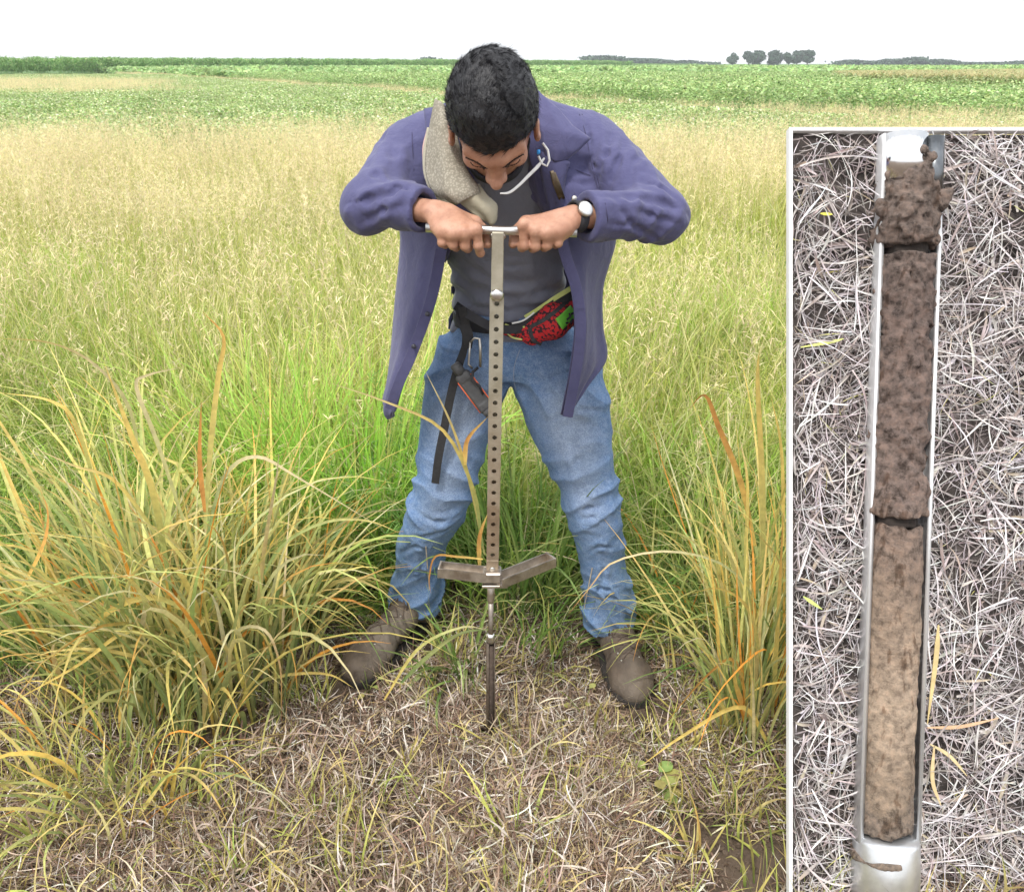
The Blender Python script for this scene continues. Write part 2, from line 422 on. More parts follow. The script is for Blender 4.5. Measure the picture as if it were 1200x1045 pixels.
# leaning green grass around and behind the feet
protos = []
for q in range(5):
    me = np_mesh('green_tuft', *tuft(45, .06, .14, .42, .003, .0075, GREEN, GREEN, GREEN + YG, .45, 1.5, 6)); me.materials.append(M_blade); protos.append(me)
X, Y = field(-1.7, 1.7, 1.85, 2.9, .085, .6, lambda X, Y: (rng.random(X.size) < np.clip((Y - 1.98 + .25 * np.abs(X + .05)) * 1.6, 0, .85)) & not_bare(X, Y, .5, .13))
Z = ground_h(X, Y)
scatter('green_grass', protos, np.stack([X, Y, Z], 1), rots(len(X), .25), rng.uniform(.6, 1.2, len(X)),
        'lush leaning green grass around and behind the boots of the person', 'grass')

# ============================================================ MEADOW with seed heads
MG = [(4, (.40, .48, .10)), (3, (.54, .57, .15)), (2, (.64, .62, .22)), (1, (.27, .38, .07))]
MT = [(4, (.80, .70, .40)), (3, (.82, .69, .46)), (2, (.74, .70, .32)), (1.5, (.80, .62, .42))]
def meadow_proto(ns, nl, Rr, H, head=True, lpal=MG, tall=1.0):
    out = []
    n = nl; rr = Rr * np.sqrt(rng.random(n)); an = rng.uniform(0, 6.28, n)
    pos = np.stack([rr * np.cos(an), rr * np.sin(an), np.zeros(n)], 1)
    out.append(flat_blades(pos, rng.uniform(0, 6.28, n), rng.uniform(.35, .8, n) * H, rng.uniform(.004, .009, n), np.abs(rng.normal(0, .22, n)),
                      np.abs(rng.normal(.8, .5, n)), rng.normal(0, .6, n), 5, pick(lpal, n), pick(lpal, n), pick(lpal + MT[:2], n)))
    if ns:
        n = ns; rr = Rr * np.sqrt(rng.random(n)); an = rng.uniform(0, 6.28, n)
        pos = np.stack([rr * np.cos(an), rr * np.sin(an), np.zeros(n)], 1)
        az = rng.uniform(0, 6.28, n); Ls = rng.uniform(.7, 1.08, n) * H; ln = np.abs(rng.normal(0, .1, n)); cu = rng.uniform(.05, .5, n)
        v, f, c = flat_blades(pos, az, Ls, np.full(n, .0024), ln, cu, 0., 6, pick(lpal, n), pick(MT, n), pick(MT, n))
        out.append((v, f, c))
        cen = v.reshape(n, 7, 2, 3).mean(2)
        m_ = 16
        t = rng.uniform(4.2, 6, (n, m_)); i0 = np.minimum(np.floor(t).astype(int), 5); fr = (t - i0)[..., None]
        ar = np.arange(n)[:, None]
        hp = (cen[ar, i0] * (1 - fr) + cen[ar, i0 + 1] * fr).reshape(-1, 3)
        k = n * m_
        out.append(flat_blades(hp, rng.uniform(0, 6.28, k), rng.uniform(.018, .05, k), rng.uniform(.003, .006, k), rng.uniform(.3, 1.1, k),
                          rng.uniform(0, 1.2, k), 0., 2, pick(MT, k), pick(MT, k), pick(MT, k)))
    return merge(out)
def clump(X, Y, s, off=0): return vnoise(np.stack([X + off, Y, X * 0 + off], 1), s)
def in_view(X, Y, mrg=2.6): return np.abs(X) < (Y * .62 + mrg)
for nm, lab, ns_, nl_, Hh, lo_, hi_, y0_, y1_ in (
    ('seeded_meadow', 'pale tan seed heads of the tall meadow grass reaching back to the crops', 30, 150, .98, 6.0, 14.2, 5.2, 14.5),
    ('green_meadow', 'yellow green meadow grass with few seed heads, close behind the person', 9, 230, .88, 3.0, 6.6, 3.1, 7.2)):
    protos = []
    for q in range(5):
        me = np_mesh('meadow', *meadow_proto(ns_, nl_, .42, Hh)); me.materials.append(M_blade); protos.append(me)
    X, Y = field(-10, 10, y0_, y1_, .34, .6, lambda X, Y: in_view(X, Y) & (rng.random(X.size) < np.clip((hi_ - Y + 1.6 * clump(X, Y, .45)) / 1.6, 0, 1)) & (rng.random(X.size) < np.clip((Y - lo_ + 1.6 * clump(X, Y, .45, 9)) / 1.2 + .3, 0, 1)))
    H = .88 + .18 * clump(X, Y, .5, 3) + .08 * clump(X, Y, 1.6, 5)
    s_ = np.stack([rng.uniform(.8, 1.15, len(X)), rng.uniform(.8, 1.15, len(X)), H * rng.uniform(.85, 1.1, len(X))], 1)
    scatter(nm, protos, np.stack([X, Y, X * 0], 1), rots(len(X), .07), s_, lab, 'meadow')
# leafy nearer edge of the meadow: greener, hardly any heads
protos = []
NG = [(4, (.27, .46, .06)), (3, (.40, .57, .10)), (2, (.54, .60, .16)), (1.0, (.66, .64, .26))]
for q in range(4):
    me = np_mesh('leafy', *meadow_proto(4, 330, .36, .78, lpal=NG)); me.materials.append(M_blade); protos.append(me)
X, Y = field(-4.6, 4.6, 2.6, 5.4, .27, .6, lambda X, Y: in_view(X, Y, 1.6) & (rng.random(X.size) < np.clip((5.3 - Y + clump(X, Y, 1.2)) / 1.2, 0, 1)))
s = np.stack([np.ones(len(X)), np.ones(len(X)), .62 + .13 * (Y - 2.3) + .22 * clump(X, Y, 1.1)], 1) * rng.uniform(.85, 1.1, (len(X), 1))
scatter('leafy_grass', protos, np.stack([X, Y, X * 0], 1), rots(len(X), .14), s,
        'fresh green leafy grass at the near edge of the meadow', 'grass')

# ============================================================ BEAN FIELDS
BEAN = [(4, (.34, .45, .16)), (3, (.45, .54, .22)), (2, (.54, .63, .30)), (1, (.20, .32, .10)), (1.2, (.72, .74, .50))]
BEAN2 = [(4, (.33, .46, .17)), (3, (.40, .53, .21)), (1.3, (.19, .30, .10)), (1.5, (.54, .62, .32))]
def bean_proto(n, Rr, H, sz, pal=BEAN):
    """round-ish leaflets as small bent diamonds"""
    p = np.stack([rng.uniform(-Rr, Rr, n), rng.uniform(-Rr, Rr, n), H * (1 - rng.random(n) ** 1.7 * .8)], 1)
    u = rng.normal(0, 1, (n, 3)); u[:, 2] *= .45; u /= np.linalg.norm(u, axis=1, keepdims=True)
    w = np.cross(u, rng.normal(0, .35, (n, 3)) + [0, 0, 1]); w /= np.linalg.norm(w, axis=1, keepdims=True)
    s = rng.uniform(.7, 1.3, (n, 1)) * sz
    nn = np.cross(u, w)
    V = np.stack([p - u * s, p + w * s * .7, p + u * s, p - w * s * .7, p + nn * s * .18], 1)
    b0 = (np.arange(n) * 5)[:, None]
    F = np.concatenate([np.concatenate([b0 + a, b0 + b_, b0 + 4], 1) for a, b_ in ((0, 1), (1, 2), (2, 3), (3, 0))])
    C = np.repeat(pick(pal, n, jit=.2)[:, None], 5, 1)
    return V.reshape(-1, 3), F, C.reshape(-1, 3)
def beans(name, label, X, Y, n, Rr, H, sz, sclz=None, pal=BEAN, z=None):
    pr = []
    for q in range(4):
        me = np_mesh('bean', *bean_proto(n, Rr, H, sz, pal), smooth=False); me.materials.append(M_crop); pr.append(me)
    s = rng.uniform(.8, 1.2, (len(X), 1)) * np.ones((1, 3))
    if sclz is not None: s[:, 2] *= sclz
    r_ = rots(len(X), .04); r_[:, 2] = rng.integers(0, 4, len(X)) * 1.5708 + rng.normal(0, .1, len(X))
    scatter(name, pr, np.stack([X, Y, X * 0 if z is None else z], 1), r_, s, label, 'crop')
# field edge line through the picture: left end far, right end near
def edge(X): return 37.0 - np.where(X > 0, 1.3, 1.85) * X + .8 * np.sin(X * .7)            # y of the near edge of the second field
X, Y = field(-50, 24, 12, 100, .8, .5, lambda X, Y: in_view(X, Y, 5) & (Y < edge(X) - 5.5) & (rng.random(X.size) < np.clip((Y - 13.6 + 2.0 * clump(X, Y, .35)) / 2.5, 0, .90)))
beans('bean_rows', 'green bean plants of the near field just beyond the tall meadow', X, Y, 560, .55, .46, .031)
# tan strip between the two fields
protos = []
TAN = [(4, (.72, .62, .32)), (3, (.70, .50, .28)), (2, (.50, .54, .22))]
for q in range(3):
    me = np_mesh('strip', *meadow_proto(60, 120, .6, .62, lpal=TAN)); me.materials.append(M_blade); protos.append(me)
X, Y = field(-60, 30, 12, 130, .75, .5, lambda X, Y: in_view(X, Y, 5) & (Y > edge(X) - 6) & (Y < edge(X) - .6))
X2, Y2 = field(-60, -12, 38, 62, .8, .5, lambda X, Y: in_view(X, Y, 3) & (X < -.37 * Y + 1.5 * np.sin(Y)))
X, Y = np.concatenate([X, X2]), np.concatenate([Y, Y2])
s = np.stack([np.full(len(X), 1.2)] * 2 + [rng.uniform(.55, 1.0, len(X))], 1); s[len(X) - len(X2):, 2] *= 1.35
scatter('dry_grass_strip', protos, np.stack([X, Y, X * 0], 1), rots(len(X), .05), s, 'narrow strip of dry tan grass between the two bean fields', 'dry grass')
X, Y = field(-60, 75, 10, 130, 1.5, .5, lambda X, Y: in_view(X, Y, 4) & (Y >= edge(X)) & (Y < 78))
beans('bean_field', 'darker green bean rows of the second field beyond the dry strip', X, Y, 700, 1.05, .78, .048, None, BEAN2)
X, Y = field(-130, 150, 45, 230, 3.0, .5, lambda X, Y: in_view(X, Y, 8) & (Y >= np.maximum(edge(X), 76)))
beans('far_bean_field', 'smooth bright green far field reaching towards the horizon', X, Y, 330, 2.1, .85, .22, None, [(4, (.38, .54, .22)), (3, (.44, .59, .26)), (1, (.29, .43, .17))])

# ============================================================ CORN
CORN = [(4, (.15, .31, .08)), (3, (.22, .40, .11)), (2, (.32, .48, .17)), (.6, (.5, .55, .25))]
def corn_proto(npl, Rr, H, pal, tassel, wd=.05):
    out = []; n = npl
    pos = np.stack([rng.uniform(-Rr, Rr, n), rng.uniform(-Rr, Rr, n), np.zeros(n)], 1)
    out.append(flat_blades(pos, rng.uniform(0, 6.28, n), np.full(n, H * .95), np.full(n, .04), np.full(n, .02), np.zeros(n), 0., 1, pick(pal, n), pick(pal, n), pick(pal, n)))
    k = n * 11; hp = np.repeat(pos, 11, 0); hp[:, 2] = rng.uniform(.15, .85, k) * H
    out.append(flat_blades(hp, rng.uniform(0, 6.28, k), rng.uniform(.5, .8, k) * H / 2.2, np.full(k, wd * 1.6), rng.uniform(.3, .6, k), rng.uniform(1, 2, k), 0., 3, pick(pal, k), pick(pal, k), pick(pal, k)))
    if tassel:
        k = n * 6; hp = np.repeat(pos, 6, 0); hp[:, 2] = H * .88
        t = [(3, (.62, .56, .30)), (2, (.55, .50, .26))]
        out.append(flat_blades(hp, rng.uniform(0, 6.28, k), np.full(k, H * .16), np.full(k, .035), rng.uniform(.1, .7, k), rng.uniform(0, .6, k), 0., 2, pick(t, k), pick(t, k), pick(t, k)))
    return merge(out)
pr = []
for q in range(3):
    me = np_mesh('corn', *corn_proto(16, 1.1, 2.25, CORN, False, .08)); me.materials.append(M_crop); pr.append(me)
def corn_front(X): return 140.0 + (X + 74) * 1.66       # near face of the corn running off to the right
X, Y = field(-130, 60, 60, 330, 1.9, .5, lambda X, Y: in_view(X, Y, 8) & (Y > corn_front(X)) & (Y < corn_front(X) + 26))
s = np.ones((len(X), 3)) * rng.uniform(.9, 1.1, (len(X), 1)); s[:, 2] *= 1.05
scatter('tall_corn', pr, np.stack([X, Y, X * 0], 1), rots(len(X), .03), s, 'dark green tall corn along the horizon at the left', 'corn')
X, Y = field(-120, 150, 225, 480, 5.5, .5, lambda X, Y: in_view(X, Y, 8) & ((Y > 330) | (X < 30)) & (Y > corn_front(X) + 24) & (Y < 430))
scatter('distant_corn', pr, np.stack([X, Y, X * 0], 1), rots(len(X), .03), np.stack([np.full(len(X), 2.6)] * 2 + [np.full(len(X), .62)], 1),
        'distant dark green crop band under the skyline', 'corn')
pr = []
PALE = [(4, (.42, .48, .22)), (3, (.56, .58, .30)), (1.5, (.22, .30, .12))]
for q in range(3):
    me = np_mesh('tassel_corn', *corn_proto(26, .9, 1.12, PALE, True, .05)); me.materials.append(M_crop); pr.append(me)
X, Y = field(12, 90, 30, 125, 1.3, .5, lambda X, Y: in_view(X, Y, 8) & (X > 17 + 1.2 * np.sin(Y * .4)) & (Y > 33) & (Y < 54 + (X - 17) * .9))
scatter('tasselled_corn', pr, np.stack([X, Y, X * 0], 1), rots(len(X), .03), np.ones(len(X)), 'pale tasselled corn block standing in the field at the right', 'corn')

# ============================================================ TREES on the skyline
M_tree = leaf_mat('tree_leaf', .15, .7, .1)
M_bark = simple('bark', (.10, .075, .055), scale=8, rough=.9)
TREE = [(4, (.05, .10, .06)), (3, (.075, .13, .08)), (2, (.035, .07, .045))]
def tree(x, y, h, w, label, group, dens=900, low=.25):
    r = np.random.default_rng(int(abs(x * 7 + y)))
    t = empty('tree', (x, y, 0)); tag(t, label, 'tree', group)
    limbs = [tube_path([(x, y, -.2), (x + .1, y, h * .3), (x, y, h * .75)], [h * .035, h * .028, h * .01], 7)]
    for q in range(5):
        a = r.uniform(0, 6.28); limbs.append(tube_path([(x, y, h * .25), (x + math.cos(a) * w * .2, y + math.sin(a) * w * .2, h * .45), (x + math.cos(a) * w * .36, y + math.sin(a) * w * .36, h * .68)], [h * .02, h * .014, h * .005], 5))
    V, F = join(limbs); obj('trunk', V, F, M_bark, t)
    nl = 13; cz = h * (low + 1) / 2
    L_ = []
    for q in range(nl):
        a = r.uniform(0, 6.28); rr = r.uniform(0, .36) * w; zz = r.uniform(low + .18, .84) * h
        k_ = 1 - .35 * abs(zz / h - .55) * 2
        L_.append((x + math.cos(a) * rr * k_, y + math.sin(a) * rr * k_, zz, r.uniform(.13, .22) * w))
    c = np.array(L_); pick_i = r.integers(0, nl, dens)
    d = r.normal(0, 1, (dens, 3)); d /= np.linalg.norm(d, axis=1, keepdims=True)
    p = c[pick_i, :3] + d * (c[pick_i, 3] * r.uniform(.55, 1.12, dens))[:, None] * np.array([1, 1, .8])
    s = w * .055
    u = r.normal(0, 1, (dens, 3)); u /= np.linalg.norm(u, axis=1, keepdims=True); v = np.cross(u, d); v /= np.linalg.norm(v, axis=1, keepdims=True) + 1e-6
    VV = np.stack([p - u * s, p + v * s, p + u * s, p - v * s], 1).reshape(-1, 3)
    FF = (np.arange(dens) * 4)[:, None] + np.arange(4)[None]
    obj('crown', VV, FF, M_tree, t, colors=np.repeat(pick(TREE, dens, r)[:, None], 4, 1).reshape(-1, 3), smooth=False)
def skyline_x(px, D): return (px - 600) / FPX * (D / (CP + (447 / FPX) * SP))
PXM = 560 / (CP + (447 / FPX) * SP) / FPX
for px, top, w, lab in ((861, 65, 12, 'small thin tree at the left end of the farm clump on the skyline'),
                   (880, 62, 13, 'second tree from the left in the farm clump, round and narrow'),
                   (889, 63, 16, 'dark wide crowned tree left of centre in the farm clump'),
                   (908, 61, 18, 'broad rounded tree in the middle of the farm clump'),
                   (922, 64, 13, 'low tree just right of the middle of the farm clump'),
                   (938, 61, 14, 'tall tree second from the right end of the farm clump'),
                   (950, 59, 14, 'tallest dark tree at the right end of the farm clump')):
    tree(skyline_x(px, 560), 560 + rng.uniform(-8, 8), (77.5 - top) * PXM * 1.02 + .6, w * PXM * 1.45, lab, 'trees of the farm clump on the skyline', 1500, .12 if w < 15 else .05)
# low wooded belts, one mass each
def belt(name, label, px0, px1, D, hmin, hmax, n=260):
    VV, FF, CC = [], [], []
    r = np.random.default_rng(int(px0))
    for q in range(n):
        x = skyline_x(r.uniform(px0, px1), D); y = D + r.uniform(-6, 6); hh = hmin + (hmax - hmin) * np.clip(.45 + .9 * float(vnoise(np.array([[x * .035, 0, px0]]), 1.)[0]) + .5 * float(vnoise(np.array([[x * .14, 3, px0]]), 1.)[0]), 0, 1.3) * r.uniform(.8, 1.0)
        m_ = 26; p = np.stack([x + r.normal(0, 3, m_), y + r.normal(0, 3, m_), hh * r.random(m_) ** .7], 1)
        u = r.normal(0, 1, (m_, 3)); v = np.cross(u, r.normal(0, 1, (m_, 3)))
        u *= .9 / np.linalg.norm(u, axis=1, keepdims=True); v *= .9 / np.linalg.norm(v, axis=1, keepdims=True)
        VV.append(np.stack([p - u, p + v, p + u, p - v], 1).reshape(-1, 3)); CC.append(np.repeat(pick(TREE, m_, r)[:, None], 4, 1).reshape(-1, 3))
    VV = np.concatenate(VV); FF = (np.arange(len(VV) // 4) * 4)[:, None] + np.arange(4)[None]
    tag(obj(name, VV, FF, M_tree, None, colors=np.concatenate(CC), smooth=False), label, 'woodland', kind='stuff')
belt('distant_woodland', 'low far woodland on the skyline left of the farm clump', 688, 832, 640, 2.0, 5.2)
belt('distant_woodland', 'low far woodland on the skyline behind the tasselled corn', 985, 1215, 620, 1.8, 5.4, 420)
belt('distant_woodland', 'faint far treetops on the skyline just left of the person', 500, 545, 640, 1.5, 4.5, 70)
belt('distant_woodland', 'faint far treetops at the left part of the skyline', 310, 350, 640, 2, 4.0, 50)

# ============================================================ HAZE in the air
hz = bpy.data.materials.new('haze_air'); hz.use_nodes = True; nt = hz.node_tree; nt.nodes.clear()
ho = nt.nodes.new('ShaderNodeOutputMaterial'); hv = nt.nodes.new('ShaderNodeVolumePrincipled')
hv.inputs['Color'].default_value = (.92, .95, 1, 1); hv.inputs['Density'].default_value = HAZE; hv.inputs['Anisotropy'].default_value = .2
L(nt, hv.outputs[0], ho.inputs['Volume'])
hx0, hx1, hy0, hy1, hz0, hz1 = -900, 900, -12, 760, -1.2, 13.5
hV = [(x, y, z) for x in (hx0, hx1) for y in (hy0, hy1) for z in (hz0, hz1)]
hb = obj('haze', hV, np.array([(0, 1, 3, 2), (4, 6, 7, 5), (0, 4, 5, 1), (2, 3, 7, 6), (0, 2, 6, 4), (1, 5, 7, 3)]), hz, smooth=False)
tag(hb, 'thin pale haze over the fields', 'haze', kind='stuff')
# ============================================================ SDF TOOLKIT
def smin(a, b, k):
    h = np.clip(.5 + .5 * (b - a) / k, 0, 1); return b + (a - b) * h - k * h * (1 - h)
def smax(a, b, k): return -smin(-a, -b, k)
def cap(p, a, b, r1, r2, ax=None):
    """round cone; ax=(dir, factor) squashes along dir"""
    a = np.asarray(a, float); b = np.asarray(b, float); ba = b - a
    q = p - a; t = np.clip(q @ ba / (ba @ ba + 1e-12), 0, 1)
    e = q - t[:, None] * ba
    if ax is not None:
        dvec, f = ax; dvec = np.asarray(dvec, float); dvec = dvec / np.linalg.norm(dvec)
        c = e @ dvec; e = e + (c * (1 / f - 1))[:, None] * dvec
    return np.linalg.norm(e, axis=1) - (r1 + (r2 - r1) * t)
def ell(p, c, r, M=None):
    q = p - np.asarray(c, float)
    if M is not None: q = q @ M          # columns of M are local axes
    r = np.asarray(r, float)
    k0 = np.linalg.norm(q / r, axis=1); k1 = np.linalg.norm(q / (r * r), axis=1)
    return np.where(k1 > 1e-9, k0 * (k0 - 1) / np.maximum(k1, 1e-9), -r.min())
def boxd(p, c, h, M=None, rr=0.):
    q = p - np.asarray(c, float)
    if M is not None: q = q @ M
    q = np.abs(q) - (np.asarray(h, float) - rr)
    return np.linalg.norm(np.maximum(q, 0), axis=1) + np.minimum(q.max(1), 0) - rr
def interp_s(x, xs, ys):
    """smooth monotone-ish interpolation (cubic hermite, catmull slopes)"""
    xs = np.asarray(xs, float); ys = np.asarray(ys, float)
    m = np.gradient(ys, xs); i = np.clip(np.searchsorted(xs, x) - 1, 0, len(xs) - 2)
    h = xs[i + 1] - xs[i]; t = np.clip((x - xs[i]) / h, 0, 1)
    return ((2 * t ** 3 - 3 * t ** 2 + 1) * ys[i] + (t ** 3 - 2 * t ** 2 + t) * h * m[i] + (-2 * t ** 3 + 3 * t ** 2) * ys[i + 1] + (t ** 3 - t ** 2) * h * m[i + 1])
def ztube(p, tab, cap_lo=True, cap_hi=True):
    """tube swept along z. tab rows: z, cx, cy, rx, ry (ascending z)"""
    tab = np.asarray(sorted(map(tuple, tab)), float); z = p[:, 2]
    cx, cy, rx, ry = (interp_s(z, tab[:, 0], tab[:, k]) for k in (1, 2, 3, 4))
    u = (p[:, 0] - cx) / rx; v = (p[:, 1] - cy) / ry
    d = (np.sqrt(u * u + v * v) - 1) * np.minimum(rx, ry)
    if cap_lo: d = np.maximum(d, tab[0, 0] - z)
    if cap_hi: d = np.maximum(d, z - tab[-1, 0])
    return d
def surf(fn, lo, hi, h, B=8, slack=1.0):
    """surface nets of fn(points)->distance inside the box"""
    lo = np.asarray(lo, float); hi = np.asarray(hi, float)
    nb = np.ceil((hi - lo) / (h * B)).astype(int); n = nb * B + 1
    val = np.full(n, 9., np.float32)
    bc = np.stack(np.meshgrid(*[np.arange(k) for k in nb], indexing='ij'), -1).reshape(-1, 3)
    cen = lo + (bc + .5) * B * h
    dc = fn(cen); act = np.abs(dc) < B * h * .9 * slack + 2 * h
    inside = bc[(dc < 0) & ~act]
    for (i, j, k) in inside: val[i * B:(i + 1) * B + 1, j * B:(j + 1) * B + 1, k * B:(k + 1) * B + 1] = -9
    off = np.stack(np.meshgrid(*[np.arange(B + 1)] * 3, indexing='ij'), -1).reshape(-1, 3)
    bl = bc[act]
    for s in range(0, len(bl), 400):
        idx = (bl[s:s + 400, None] * B + off[None]).reshape(-1, 3)
        v = fn(lo + idx * h).astype(np.float32)
        val[idx[:, 0], idx[:, 1], idx[:, 2]] = v
    ins = val < 0
    nx_, ny_, nz_ = n
    cnt = np.zeros((nx_ - 1, ny_ - 1, nz_ - 1), np.uint8)
    cs = [(a, b_, c) for a in (0, 1) for b_ in (0, 1) for c in (0, 1)]
    for a, b_, c in cs: cnt += ins[a:nx_ - 1 + a, b_:ny_ - 1 + b_, c:nz_ - 1 + c]
    cell = np.argwhere((cnt > 0) & (cnt < 8))
    vid = np.full(cnt.shape, -1, np.int32); vid[cell[:, 0], cell[:, 1], cell[:, 2]] = np.arange(len(cell))
    cv = np.stack([val[cell[:, 0] + a, cell[:, 1] + b_, cell[:, 2] + c] for a, b_, c in cs], 1)
    csn = np.array(cs, float); acc = np.zeros((len(cell), 3)); w = np.zeros(len(cell))
    for i in range(8):
        for j in range(i + 1, 8):
            if np.abs(csn[i] - csn[j]).sum() != 1: continue
            x = (cv[:, i] < 0) != (cv[:, j] < 0)
            if not x.any(): continue
            t = cv[x, i] / (cv[x, i] - cv[x, j])
            t = np.clip(t, 0, 1)
            acc[x] += csn[i] + (csn[j] - csn[i]) * t[:, None]; w[x] += 1
    V = lo + (cell + acc / w[:, None]) * h
    Fs = []
    for ax in range(3):
        o1, o2 = [(1, 2), (2, 0), (0, 1)][ax]
        sl = [slice(0, n[0]), slice(0, n[1]), slice(0, n[2])]; sl2 = list(sl)
        sl[ax] = slice(0, n[ax] - 1); sl2[ax] = slice(1, n[ax])
        A, Bq = ins[tuple(sl)], ins[tuple(sl2)]
        e = np.argwhere(A != Bq)
        e = e[(e[:, o1] > 0) & (e[:, o2] > 0) & (e[:, o1] < n[o1] - 1) & (e[:, o2] < n[o2] - 1)]
        flip = ~A[e[:, 0], e[:, 1], e[:, 2]]
        d1 = np.zeros(3, int); d1[o1] = 1; d2 = np.zeros(3, int); d2[o2] = 1
        q = [e - d1 - d2, e - d2, e, e - d1]
        q = np.stack([vid[c[:, 0], c[:, 1], c[:, 2]] for c in q], 1)
        q[flip] = q[flip][:, ::-1]; q = q[(q >= 0).all(1)]
        Fs.append(q)
    return V, np.concatenate(Fs)
def hit(fn, px, py, D0=1.6, D1=2.25, out=.0):
    """first point where the sight line through that pixel meets the surface"""
    Ds = np.linspace(D0, D1, 700); a, b_ = P(px, py, D0), P(px, py, D1)
    p = a + (b_ - a) * np.linspace(0, 1, 700)[:, None]; d = fn(p)
    k = np.argmax(d < out) if (d < out).any() else np.argmin(d)
    return p[k]
def crease_field(base, lines, D0=1.6, D1=2.25, cl=.0075):
    """fold lines laid on a surface: each a valley with a raised lip; returns a displacement function"""
    segs = []
    for pts, w, amp in lines:
        q = np.array([hit(base, x, y, D0, D1) for x, y in pts]); m_ = len(q) - 1
        for i in range(m_):
            for k in range(4):
                t0, t1 = (i + k / 4), (i + (k + 1) / 4)
                ix = np.arange(m_ + 1); A = np.array([interp_s(np.array([t0]), ix, q[:, c])[0] for c in range(3)]) if m_ > 1 else q[0] + (q[1] - q[0]) * t0
                Bq = np.array([interp_s(np.array([t1]), ix, q[:, c])[0] for c in range(3)]) if m_ > 1 else q[0] + (q[1] - q[0]) * t1
                f = math.sin(math.pi * min(1, max(0, ((t0 + t1) / 2) / m_))) ** .6
                segs.append((A, Bq, w, amp * f))
    def fn(p):
        out = np.zeros(len(p))
        lo = np.min([s_[0] for s_ in segs], 0) - .06; hi = np.max([s_[0] for s_ in segs], 0) + .06
        k = np.where(((p > lo) & (p < hi)).all(1))[0]
        if not len(k): return out
        pp = p[k]; ds = {}
        for g in range(0, len(segs), 4):
            best = np.full(len(pp), 9.); am = segs[g][3]; w = segs[g][2]; up = np.zeros(len(pp)); wa = np.zeros(len(pp))
            for A, Bq, w, amp in segs[g:g + 4]:
                ba = Bq - A; e = pp - A; t = np.clip(e @ ba / (ba @ ba + 1e-12), 0, 1); r_ = e - t[:, None] * ba; d = np.linalg.norm(r_, axis=1)
                c = d < best; best = np.where(c, d, best); up = np.where(c, r_[:, 2] + .5 * r_[:, 0], up); wa = np.where(c, amp, wa)
            key = g
            ds[g] = (best, up, w, wa)
        tot = np.zeros(len(pp))
        for best, up, w, wa in ds.values():
            W = w * 1.15
            v = wa * .60 * (1.15 * np.exp(-best / (W * .62)) - .45 * np.exp(-((best - 1.9 * W) / W) ** 2))
            tot = tot + v
        out[k] = np.clip(tot, -cl * .7, cl)
        return out
    return fn
def ridge(p, s, off=0.):
    """creases: sharp valleys, rounded ridges, about -1..1"""
    return 1 - 2 * np.abs(vnoise(p + off, s)) ** .8 * 1.6

# ============================================================ PERSON
M_skin, nt, b = new_mat('skin')
f = noise(nt, 28, 5)
L(nt, mix(nt, ramp(nt, noise(nt, 75, 5, .7), [(.50, (0, 0, 0)), (.72, (.5, .5, .5))]), ramp(nt, f, [(.3, (.35, .17, .105)), (.7, (.52, .29, .195))]), (.27, .115, .075)), b.inputs['Base Color'])
b.inputs['Roughness'].default_value = .48; b.inputs['Subsurface Weight'].default_value = .0
bump(nt, b, noise(nt, 230, 5, .7), .45, .002)
def cloth(name, c1, c2, scale=6, weave=900, rough=.85, bs=.25, fine=None):
    m, nt, b = new_mat(name)
    f = noise(nt, scale, 6, .6); g = noise(nt, scale * 9, 4, .6)
    c = mix(nt, .3, ramp(nt, f, [(.3, c1), (.7, c2)]), ramp(nt, g, [(.3, c1), (.7, c2)]))
    L(nt, c, b.inputs['Base Color']); b.inputs['Roughness'].default_value = rough
    b.inputs['Sheen Weight'].default_value = .15; b.inputs['Specular IOR Level'].default_value = .25
    n1 = bump(nt, b, noise(nt, weave, 2), bs, .0008)
    bump(nt, b, noise(nt, 26, 4, .6, dist=.6), .35, .012, n1)
    return m
M_shirt = cloth('overshirt_cloth', (.068, .068, .150), (.098, .098, .200))
M_tee = cloth('tee_cloth', (.155, .162, .205), (.20, .21, .26), bs=.2)
M_hair = simple('hair', (.006, .006, .008), (.014, .014, .017), scale=90, rough=.5, bmp=.5, bd=.003)

person = empty('person', (0, 2.05, 0))
tag(person, 'person in open purple overshirt and faded jeans leaning on the soil probe, looking down', 'person')

# key joints
ShL, ElL, WrL = P(488, 182, 1.98), P(436, 240, 1.82), P(508, 248, 1.715)
ShR, ElR, WrR = P(688, 178, 1.98), P(776, 254, 1.81), P(674, 254, 1.705)
BAR_Y, BAR_Z = 1.68, float(P(583, 271, 1.68)[2])
Hc = P(578, 142, 1.75)
AL = R(64)
Fv = np.array([0, -math.cos(AL), -math.sin(AL)]); Uv = np.array([0, -math.sin(AL), math.cos(AL)])
rl = R(-3); Xv = np.array([1., 0, 0])
HM = np.stack([Xv, Fv, Uv], 1)                   # columns: x, forward, up
_ry = Matrix.Rotation(rl, 3, 'Y'); HM = np.array(_ry) @ HM
def hp(x, f, u): return Hc + HM @ np.array([x, f, u])

TORSO = [  # z, cx, cy, rx, ry   (body itself)
    (.86, .0, 2.14, .145, .105), (.95, .0, 2.135, .132, .098), (1.05, -.004, 2.11, .130, .095), (1.15, -.012, 2.07, .145, .10),
    (1.25, -.02, 2.03, .160, .11), (1.33, -.027, 2.00, .165, .11), (1.39, -.03, 1.99, .12, .09), (1.43, -.03, 1.98, .05, .05)]
def torso(p, g=0.):
    t = [(z, cx, cy, rx + g, ry + g) for z, cx, cy, rx, ry in TORSO]
    return ztube(p, t)

